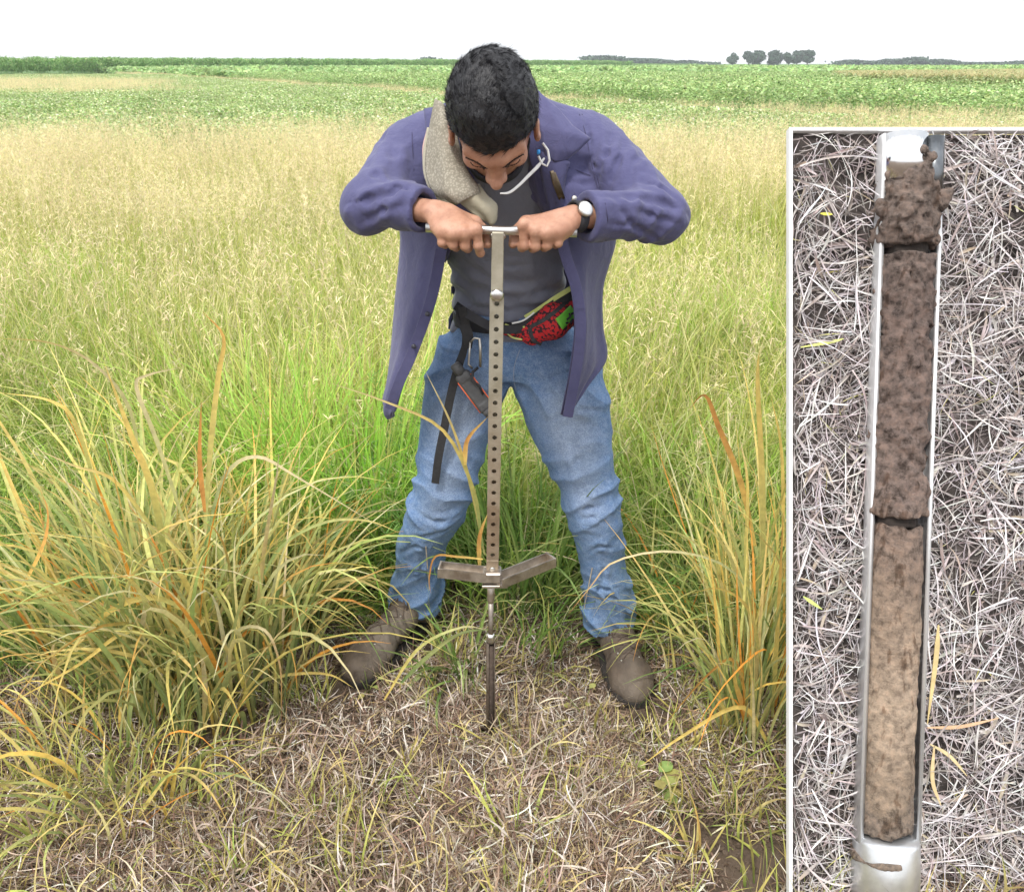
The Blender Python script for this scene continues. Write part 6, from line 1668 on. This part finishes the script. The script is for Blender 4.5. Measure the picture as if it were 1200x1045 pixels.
for t_, pts_, D_, w_, c_, De in (
    (tL3, [(165, 540), (150, 475), (112, 428), (60, 402), (-10, 396)], 1.98, .011, (GY, TA, YE), 1.85),
    (tL3, [(120, 600), (90, 500), (60, 470), (0, 460)], 1.95, .010, (GRN, YE, YE), 1.9),
    (tL1, [(240, 620), (247, 520), (256, 440), (262, 395), (238, 366)], 1.86, .013, (GY, YE, OR), 1.84),
    (tL1, [(200, 690), (180, 580), (150, 500), (122, 425)], 1.84, .016, (GRN, YE, YE), 1.82),
    (tL1, [(240, 600), (234, 540), (236, 470)], 1.83, .012, (OR, OR, OR), 1.82),
    (tL1, [(225, 640), (185, 520), (160, 455), (172, 440), (215, 430)], 1.85, .010, (GY, TA, TA), 1.83),
    (tL1, [(190, 640), (165, 600), (130, 560), (85, 545), (30, 520)], 1.82, .010, (GY, YE, TA), 1.75),
    (tL2, [(240, 640), (262, 560), (300, 535), (350, 560), (450, 620)], 1.90, .010, (GRN, TA, TA), 1.86),
    (tL2, [(300, 690), (330, 640), (380, 612), (430, 610), (470, 625)], 1.90, .008, (GRN, GY, YE), 1.88),
    (tL2, [(240, 855), (240, 800), (232, 730)], 1.70, .014, (YE, TA, TA), 1.70),
    (tL1, [(230, 720), (180, 700), (130, 715), (90, 755), (60, 790)], 1.76, .015, (GY, YE, TA), 1.68),
    (tL1, [(200, 760), (150, 740), (90, 780), (0, 830)], 1.74, .010, (GY, YE, YE), 1.60),
    (tL2, [(255, 800), (275, 742), (310, 738), (328, 780), (330, 845)], 1.74, .008, (GY, TA, OR), 1.66),
    (tL2, [(300, 800), (340, 790), (385, 790), (415, 806)], 1.78, .008, (GY, YE, YE), 1.76),
    (tL3, [(20, 700), (50, 640), (56, 600), (45, 570)], 1.80, .010, (YE, OR, OR), 1.80),
    (tC2, [(565, 640), (555, 575), (520, 505), (455, 472), (385, 448)], 1.86, .009, (GRN, YE, TA), 1.84),
    (tC2, [(568, 650), (552, 570), (530, 500), (496, 430)], 1.87, .008, (GY, YE, TA), 1.86),
    (tC2, [(545, 545), (548, 515), (572, 488)], 1.85, .011, (YE, OR, YE), 1.84),
    (tC2, [(562, 665), (562, 630), (572, 600)], 1.74, .011, (YE, OR, YE), 1.72),
    (tC2, [(566, 655), (535, 652), (510, 652), (503, 678), (505, 695)], 1.72, .006, (YE, OR, OR), 1.72),
    (tC2, [(470, 800), (500, 770), (540, 742), (590, 736)], 1.80, .011, (GRN, GY, GRN), 1.84),
    (tC2, [(450, 820), (490, 760), (540, 735), (572, 738)], 1.79, .008, (YE, GY, TA), 1.82),
    (tR2, [(885, 640), (868, 565), (842, 500), (826, 463), (806, 482)], 1.98, .015, (YE, OR, OR), 1.96),
    (tR2, [(895, 680), (893, 560), (888, 450), (890, 408)], 1.96, .015, (GY, YE, YE), 1.95),
    (tR2, [(918, 640), (916, 530), (903, 462)], 1.96, .010, (YE, YE, YE), 1.95),
    (tR2, [(872, 680), (876, 570), (866, 508)], 1.95, .009, (GY, YE, TA), 1.95),
    (tR1, [(905, 740), (860, 670), (790, 646), (720, 658), (690, 690), (664, 722)], 1.84, .006, (GRN, TA, OR), 1.84),
    (tR1, [(880, 850), (862, 775), (830, 790), (790, 835), (768, 862)], 1.72, .009, (YE, OR, YE), 1.66),
    (tR1, [(900, 870), (868, 828), (800, 862), (750, 898)], 1.66, .011, (YE, YE, YE), 1.58),
    (tR1, [(875, 840), (862, 800), (858, 765)], 1.70, .014, (OR, YE, OR), 1.69),
    (tR1, [(895, 800), (880, 720), (845, 690), (800, 698)], 1.76, .008, (GY, YE, YE), 1.74),
    (tR1, [(905, 840), (912, 720), (918, 600)], 1.72, .011, (GY, YE, OR), 1.72)):
    hero(t_, pts_, D_, w_, c_, De)
# fronds of feathery green weed
def weed(x, y, h, n, label, seed):
    r = np.random.default_rng(seed); t = empty('feathery_weed', (x, y, 0)); tag(t, label, 'weed')
    GWp = [(3, (.12, .26, .05)), (2, (.18, .34, .08)), (1, (.26, .40, .12))]
    pos = np.stack([x + r.normal(0, .12, n), y + r.normal(0, .12, n), np.zeros(n)], 1)
    V, F, C = blades(pos, r.uniform(0, 6.28, n), r.uniform(.7, 1, n) * h, np.full(n, .004), np.abs(r.normal(0, .25, n)), r.uniform(.1, .6, n), 0., 8, pick(GWp, n, r), pick(GWp, n, r), pick(GWp, n, r), r=r)
    obj('stem', V, F, M_blade, t, colors=C)['kind'] = 'stuff'
    cen = V.reshape(n, 9, 3, 3).mean(2); k = n * 80; tt = r.uniform(2, 8, (n, 80)); i0 = np.minimum(tt.astype(int), 7); fr = (tt - i0)[..., None]; ar = np.arange(n)[:, None]
    hp_ = (cen[ar, i0] * (1 - fr) + cen[ar, i0 + 1] * fr).reshape(-1, 3)
    V, F, C = flat_blades(hp_, r.uniform(0, 6.28, k), r.uniform(.02, .07, k), r.uniform(.002, .005, k), r.uniform(.6, 1.4, k), r.uniform(0, .6, k), 0., 2, pick(GWp, k, r), pick(GWp, k, r), pick(GWp, k, r), r=r)
    obj('leaflets', V, F, M_blade, t, colors=C)['kind'] = 'stuff'
weed(-.40, 2.42, .42, 34, 'feathery bright green weed growing between the left tussocks and the left leg', 21)
weed(-.26, 2.72, .60, 30, 'tall feathery weed behind the left flap of the overshirt', 22)
# small single plants in the foreground
def small(px, py, n, L0, L1, W0, W1, lean, curl, label, name, pals, seed):
    g = G(px, py); return tussock(g[0], g[1], .012, n, n, L0, L1, W0, W1, lean, curl, label, name, pals, seed, cat='small plant')
YP = ([(1, (.45, .42, .14))], [(2, (.60, .52, .16)), (1, (.62, .40, .12))], [(2, (.66, .54, .20)), (1, (.64, .36, .10))])
GP = ([(1, (.30, .36, .10))], [(2, (.44, .50, .13)), (1, (.38, .44, .12))], [(2, (.55, .56, .18))])
small(375, 985, 22, .05, .11, .004, .008, .7, .8, 'small star shaped yellow orange grass rosette on the litter left of centre', 'grass_rosette', YP, 31)
small(818, 1005, 9, .10, .19, .004, .008, .3, .5, 'thin golden forked sprout at the lower right by the panel', 'grass_sprout', YP, 32)
small(235, 960, 7, .08, .16, .004, .007, .3, .5, 'yellow green upright sprout in the lower left litter', 'grass_sprout', GP, 33)
small(775, 945, 12, .05, .11, .006, .010, .6, .7, 'pale green sprout near the broad leaved seedling at lower right', 'grass_sprout', GP, 34)
small(585, 845, 8, .08, .15, .003, .006, .5, .4, 'small orange tipped sprout in front of the probe hole', 'grass_sprout', YP, 35)
small(600, 1000, 9, .06, .12, .004, .007, .5, .6, 'yellow green sprout at the bottom middle of the litter', 'grass_sprout', GP, 36)
small(480, 900, 10, .07, .14, .004, .007, .35, .5, 'yellow sprout below the boot at the left', 'grass_sprout', YP, 37)
small(60, 1000, 12, .10, .22, .005, .009, .3, .5, 'tall yellow green sprout in the bottom left corner', 'grass_sprout', GP, 38)
def broadleaf(px, py, label, seed, n=7, sz=.022):
    r = np.random.default_rng(seed); g = G(px, py); g[2] = gh(g[0], g[1]); t = empty('seedling', tuple(g)); tag(t, label, 'seedling')
    for k in range(n):
        a = r.uniform(0, 6.28); h = r.uniform(.02, .07); c = g + [math.cos(a) * r.uniform(.01, .04), math.sin(a) * r.uniform(.01, .04), h]
        V, F = tube_path([g, (g + c) / 2 + [0, 0, .01], c], [.0012] * 3, 5); st_ = obj('stalk', V, F, M_blade, t, colors=np.tile([[.3, .36, .12]], (len(V), 1)))
        s_ = sz * r.uniform(.7, 1.2); d = np.array([math.cos(a), math.sin(a), r.uniform(-.2, .4)]); d /= np.linalg.norm(d); w = np.array([-math.sin(a), math.cos(a), 0]); up = np.cross(d, w)
        ts = np.linspace(0, 1, 7); V = []
        for u in ts:
            wd = s_ * .62 * math.sin(math.pi * min(1, u * .95 + .03)) ** .8
            o_ = c + d * (u * s_ * 1.5) - up * (0) + np.array([0, 0, -.25 * s_ * u * u])
            V += [o_ - w * wd + [0, 0, .12 * s_], o_, o_ + w * wd + [0, 0, .12 * s_]]
        F = [(3 * i + j, 3 * i + j + 1, 3 * i + j + 4, 3 * i + j + 3) for i in range(6) for j in (0, 1)]
        obj('leaf', np.array(V), np.array(F), M_blade, t, colors=np.tile([[.40 * r.uniform(.8, 1.2), .44 * r.uniform(.85, 1.1), .14]], (len(V), 1)))
broadleaf(765, 925, 'broad leaved yellow green seedling at the lower right', 41, 9, .024)
broadleaf(685, 828, 'tiny bright green seedling left of the right boot tip', 42, 4, .014)
broadleaf(432, 812, 'tiny bright green seedling against the toe of the left boot', 43, 5, .013)
